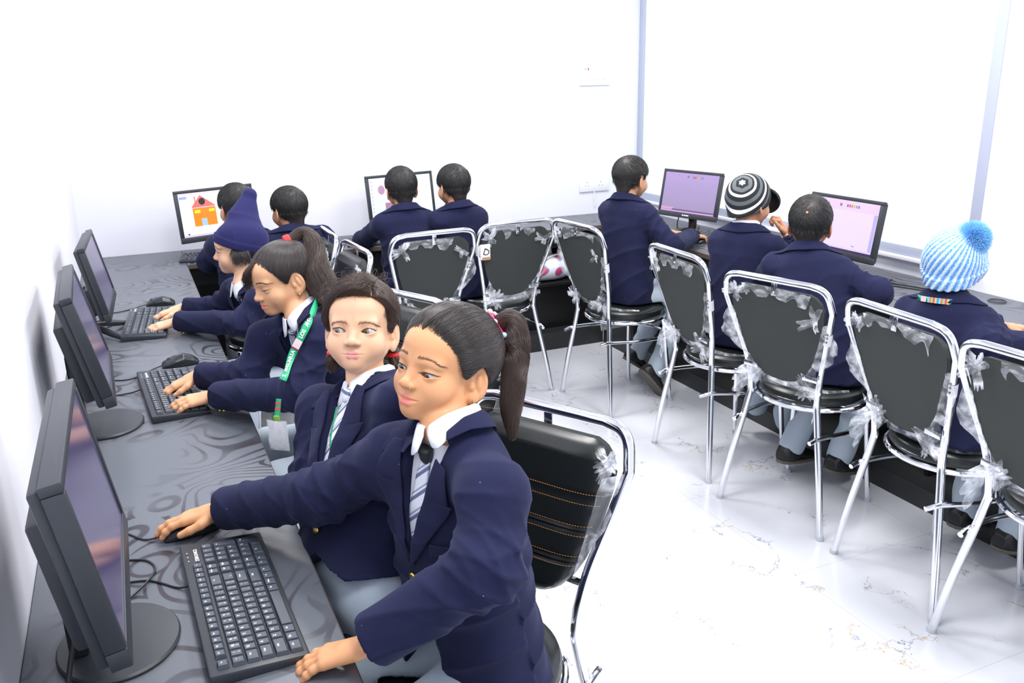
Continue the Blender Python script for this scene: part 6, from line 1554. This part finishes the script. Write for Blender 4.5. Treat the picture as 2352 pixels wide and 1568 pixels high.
if 'D' in WHO: boy('person at the back desk right of the pale blue screen, rightmost of that row', (1039, 426), 4.55, 100, 97, ((2.08, 4.22, .80), (1.72, 4.24, .82)), ((1.94, 4.44, .785), (1.80, 4.46, .785)), (1.90, 3.94, .56), 53, half=.118, rhand=hnd((-.3, .95, -.1)), lhand=hnd((.1, .95, -.1)), legs=dict(r=((1.96, 4.2, .52), (1.96, 4.2, .14)), l=((1.82, 4.2, .52), (1.82, 4.2, .14))))
if 'E' in WHO: boy('person at the window corner reaching for the mouse by the mauve screen', (1452, 408), 4.42, 20, 24, (at(1545, 565, 4.32), (2.88, 3.86, .82)), ((3.085, 3.575, .800), (3.08, 3.80, .785)), (2.56, 3.44, .56), 59, half=.110, tilt=.0, rhand=hnd((.97, .18, -.18), c=MOUSE), lhand=hnd((.9, -.3, -.1)), cuff_back=.03,
    legs=dict(r=((2.90, 3.36, .52), (2.72, 3.35, .14)), l=((2.92, 3.58, .52), (2.80, 3.66, .14))), shoes=dict(r=((.55, -.25, -.75), (-.75, -.1, -.6)), l=((.8, .1, -.55), (-.6, 0, -.8))))
if 'F' in WHO:
    p = boy('person in a black, grey and white striped knitted cap, hand at the mouth', (1724, 462), 3.68, 12, 30, ((2.93, 2.50, .80), (2.86, 2.80, .82)), ((2.875, 2.61, .985), (3.05, 2.72, .785)), (2.60, 2.58, .56), 61, hair=False, half=.108, neck=(.03, -.105), collar=True, pitch=-10, roll=4, detail=True, lid=(.0046, .0042), hres=.0032, gaze=(0, 1, -.1), brow_n=60,
        rhand=dict(F=(-.45, .12, .85), U=(.75, -.55, .3), curl=FIST, s=.9), lhand=hnd((.9, -.3, -.1)), legs=dict(r=((2.90, 2.50, .52), (2.86, 2.5, .14)), l=((2.90, 2.68, .52), (2.86, 2.70, .14))))
    cap_obj(p, .001, YL_B, .005, -.070)
    apx = p['tol'](at(1692, 394, 3.52)[None].astype(np.float32))[0]; ap = np.array(apx) - V3(0, -.012, .02); ap /= np.linalg.norm(ap)
    def beanie(Q):
        d = ell(Q, (0, -.020, .022), (.085, .108, .094)) + .0016*np.sin((Q@np.array((.3, .2, .9), np.float32))*420)*0 + .0018*waves(Q, 40, 3, 5)
        bn = np.array((0, -.48, 1), np.float32); bn /= np.linalg.norm(bn); d = smin(d, rcone(Q, (0, -.03, -.01), (0, -.04, -.06), .080, .066), .03); d = smax(d, -((Q - np.array((0, 0, -.030), np.float32))@bn), .004)
        vis = smax(ell(Q, (0, .105, .012), (.066, .052, .060)), np.abs(ell(Q, (0, .085, .0), (.074, .062, .062))) - .004, .003); vis = smax(vis, .085 - Q[:, 1], .004)
        d = smin(d, vis, .004); return smax(smax(d, -ell(Q, (0, -.018, .014), (.076, .098, .082)), .003), -rcone(Q, (0, -.03, -.02), (0, -.04, -.10), .070, .058), .003)
    V, F = surface(beanie, (-.12, -.16, -.11), (.12, .19, .15), .0040)
    hat = p['put']('striped_cap', p['tow'](V), F, None or pm('tmp', (1, 1, 1, 1)), parent=p['root'], label='striped knitted cap with small peak')
    v = V - V3(0, -.012, .020); v /= np.linalg.norm(v, axis=1)[:, None]; e1 = np.cross(ap, (0, 0, 1.)); e1 /= np.linalg.norm(e1); e2 = np.cross(ap, e1)
    ang = np.degrees(np.arccos(np.clip(v@ap, -1, 1))); azm = np.arctan2(v@e2, v@e1); ang = ang + 2.6*np.sin(azm*6)*np.exp(-ang/14); attrs(hat, ring=ang/150*1.12)
    m, nt, b = new_mat('striped_knit'); a = N(nt, 'ShaderNodeAttribute', attribute_name='ring'); r = N(nt, 'ShaderNodeValToRGB'); r.color_ramp.interpolation = 'CONSTANT'; e = r.color_ramp.elements
    bk, gy, wh = srgb(34, 38, 42), srgb(98, 104, 108), srgb(232, 236, 240); e[0].color = wh; e[1].position = .045; e[1].color = bk
    for q, cc in ((.10, gy), (.165, bk), (.205, wh), (.25, bk), (.32, gy), (.385, bk), (.45, wh), (.505, bk), (.58, gy), (.64, bk)): x = e.new(q); x.color = cc
    L(nt, a.outputs['Fac'], r.inputs[0]); L(nt, r.outputs[0], b.inputs['Base Color']); b.inputs['Roughness'].default_value = .95
    tc = N(nt, 'ShaderNodeTexCoord'); wv = N(nt, 'ShaderNodeTexNoise', i_Scale=420.0); L(nt, tc.outputs['Object'], wv.inputs['Vector']); bp = N(nt, 'ShaderNodeBump', i_Strength=.5, i_Distance=.002); L(nt, wv.outputs['Fac'], bp.inputs['Height']); L(nt, bp.outputs['Normal'], b.inputs['Normal'])
    hat.data.materials[0] = m
if 'G' in WHO: boy('person with a pale hair whorl, seated before the lilac screen', (1862, 512), 3.38, 42, 40, (at(2018, 672, 3.22), (2.72, 2.56, .80)), ((3.02, 2.22, .785), (3.02, 2.44, .785)), (2.62, 2.06, .56), 67, half=.115, pitch=-2, dot=(1857, 492, 3.30), rhand=hnd((.7, .7, -.1)), lhand=hnd((.95, .2, -.1)), legs=dict(r=((2.86, 2.02, .52), (2.80, 2.10, .14)), l=((2.86, 2.24, .52), (2.70, 2.27, .14))), shoes=dict(r=((.9, .3, -.3), (-.2, 0, -1)), l=((.95, .1, -.1), (0, 0, -1))))
if 'H' in WHO:
    p = boy('person in a light blue pompom hat near the right edge', (2196, 600), 2.78, 22, 16, (at(2262, 790, 2.66), (2.72, 1.78, .80)), ((2.98, 1.38, .790), (3.02, 1.62, .785)), (2.56, 1.46, .56), 71, hair=False, half=.110, pitch=-8, neck=(.03, -.110), rhand=hnd((.95, .1, -.1)), lhand=hnd((.95, -.2, -.1)),
        legs=dict(r=((2.88, 1.36, .52), (2.88, 1.38, .14)), l=((2.88, 1.56, .52), (2.88, 1.56, .14))), shoes=dict(r=((.95, .05, -.2), (-.1, 0, -1)), l=((.95, .1, -.2), (-.1, 0, -1))))
    cap_obj(p, .001, YL_B, .005, -.070)
    pom = p['tol'](at(2234, 548, 2.70)[None].astype(np.float32))[0].astype(float)
    ap = pom - V3(0, -.01, .0); ap /= np.linalg.norm(ap); e1 = np.cross(ap, (1, 0, 0)); e1 /= np.linalg.norm(e1); e2 = np.cross(ap, e1)
    def knit(Q):
        d = ell(Q, (0, -.018, .020), (.088, .108, .100)); q = Q - np.array((0, -.018, .020), np.float32); t = q@ap.astype(np.float32); azm = np.arctan2(q@e2.astype(np.float32), q@e1.astype(np.float32))
        bn = np.array((0, -.48, 1), np.float32); bn /= np.linalg.norm(bn); pl = (Q - np.array((0, 0, -.045), np.float32))@bn; d = smin(d, rcone(Q, (0, -.03, -.01), (0, -.04, -.06), .084, .068), .03)
        brim = np.maximum(smin(ell(Q, (0, -.018, .016), (.094, .114, .105)), rcone(Q, (0, -.03, -.01), (0, -.04, -.06), .089, .073), .03), pl - .036); d = smin(d, brim, .006)
        d = d + .0030*np.cos(azm*38)*np.clip(1.2 - t/.09, 0, 1); d = smin(d, rcone(Q, pom*.72, pom*.9, .045, .03), .03); d = smax(d, -pl, .006)
        return smax(smax(d, -ell(Q, (0, -.018, .010), (.076, .098, .084)), .003), -rcone(Q, (0, -.03, -.02), (0, -.04, -.12), .072, .060), .003)
    V, F = surface(knit, (-.14, -.2, -.13), (.14, .14, .2), .0034)
    m, nt, b = new_mat('blue_heather_knit'); tc = N(nt, 'ShaderNodeTexCoord'); nz = N(nt, 'ShaderNodeTexNoise', i_Scale=210.0, i_Detail=2.0); L(nt, tc.outputs['Object'], nz.inputs['Vector'])
    r = N(nt, 'ShaderNodeValToRGB'); r.color_ramp.elements[0].position = .38; r.color_ramp.elements[0].color = srgb(84, 150, 224); r.color_ramp.elements[1].position = .66; r.color_ramp.elements[1].color = srgb(206, 228, 248); ra = N(nt, 'ShaderNodeAttribute', attribute_name='rib'); ad = N(nt, 'ShaderNodeMath', operation='MULTIPLY_ADD'); ad.inputs[1].default_value = .30; L(nt, ra.outputs['Fac'], ad.inputs[0]); sb_ = N(nt, 'ShaderNodeMath', operation='MULTIPLY_ADD'); sb_.inputs[1].default_value = .55; sb_.inputs[2].default_value = .10; L(nt, nz.outputs['Fac'], sb_.inputs[0]); L(nt, sb_.outputs[0], ad.inputs[2]); L(nt, ad.outputs[0], r.inputs[0]); L(nt, r.outputs[0], b.inputs['Base Color']); b.inputs['Roughness'].default_value = .95
    bp = N(nt, 'ShaderNodeBump', i_Strength=.6, i_Distance=.002); L(nt, nz.outputs['Fac'], bp.inputs['Height']); L(nt, bp.outputs['Normal'], b.inputs['Normal'])
    hat = p['put']('knitted_hat', p['tow'](V), F, m, parent=p['root'], label='light blue ribbed hat'); q = V - V3(0, -.018, .020); attrs(hat, rib=.5 - .5*np.cos(np.arctan2(q@e2, q@e1)*38))
    g = np.random.default_rng(4); n = 9000; v = g.normal(size=(n, 3)); v /= np.linalg.norm(v, axis=1)[:, None]; L_ = .056*g.uniform(.75, 1.06, n); pc = pom + ap*.0
    S = np.stack([pc + v*(L_*(.25 + .75*t))[:, None] + g.normal(size=(n, 3))*.0018*t for t in np.linspace(0, 1, 5)], 1)
    pk = strands('pompom', p['tow'](S.reshape(-1, 3)).reshape(n, 5, 3) - p['off'], .00050, pm('pompom_yarn', srgb(140, 202, 248), .9), hat, .6)
    O_ = []
    for d_ in np.linspace(100, 258, 40):
        th = math.radians(d_)
        for h_ in (0, 1): O_.append(p['ringpt'](th, .0775, -.004 - .016*h_) )
    O_ = np.array(O_); cn = O_ - (p['N'] - p['Z']*.02); cn /= np.linalg.norm(cn, axis=1)[:, None]
    sh = sheet_obj('lanyard', (O_ + cn*.006).reshape(40, 2, 3) - p['off'], pm('green_ribbon', srgb(30, 170, 118), .45), p['root'], .0015, label='bright printed lanyard')
    pr = MB(); Q_ = (O_ + cn*.0078).reshape(40, 2, 3) - p['off']; cols = [srgb(40, 150, 210), srgb(230, 190, 60), srgb(210, 60, 110), srgb(120, 200, 140), srgb(230, 110, 60), srgb(120, 190, 230)]
    for k in range(9, 24): pr.grid([Q_[k], Q_[k + 1]], k % 6)
    for k in range(25, 29): pr.grid([Q_[k], Q_[k + 1]], 6)
    pr.build('lanyard_print', [pm('ribbon_colour', c, .5) for c in cols] + [pm('ribbon_label', srgb(240, 190, 200), .5)], sh, smooth=False)
WORLD = .9; EXPO = 0.32
# ------------------------------------------------------------------ light and camera
w = bpy.data.worlds.new('World'); scene.world = w; w.use_nodes = True
bg = w.node_tree.nodes['Background']; bg.inputs['Color'].default_value = (.86, .92, 1, 1); bg.inputs['Strength'].default_value = WORLD
cd = bpy.data.cameras.new('camera'); co = bpy.data.objects.new('camera', cd); COL.objects.link(co)
cd.sensor_fit = 'HORIZONTAL'; cd.sensor_width = 36; cd.lens = FPX/W*36; cd.clip_start = .05; cd.clip_end = 60
co.matrix_world = frame(CAM, RT, UP, -FW)
scene.camera = co
scene.view_settings.view_transform = 'Standard'; scene.view_settings.look = 'None'; scene.view_settings.gamma = 1; scene.view_settings.use_curve_mapping = False
scene.view_settings.exposure = EXPO
scene.cycles.max_bounces = 8; scene.cycles.diffuse_bounces = 4; scene.cycles.glossy_bounces = 4; scene.cycles.transmission_bounces = 4; scene.cycles.transparent_max_bounces = 16
scene.cycles.caustics_reflective = False; scene.cycles.caustics_refractive = False; scene.cycles.sample_clamp_indirect = 6
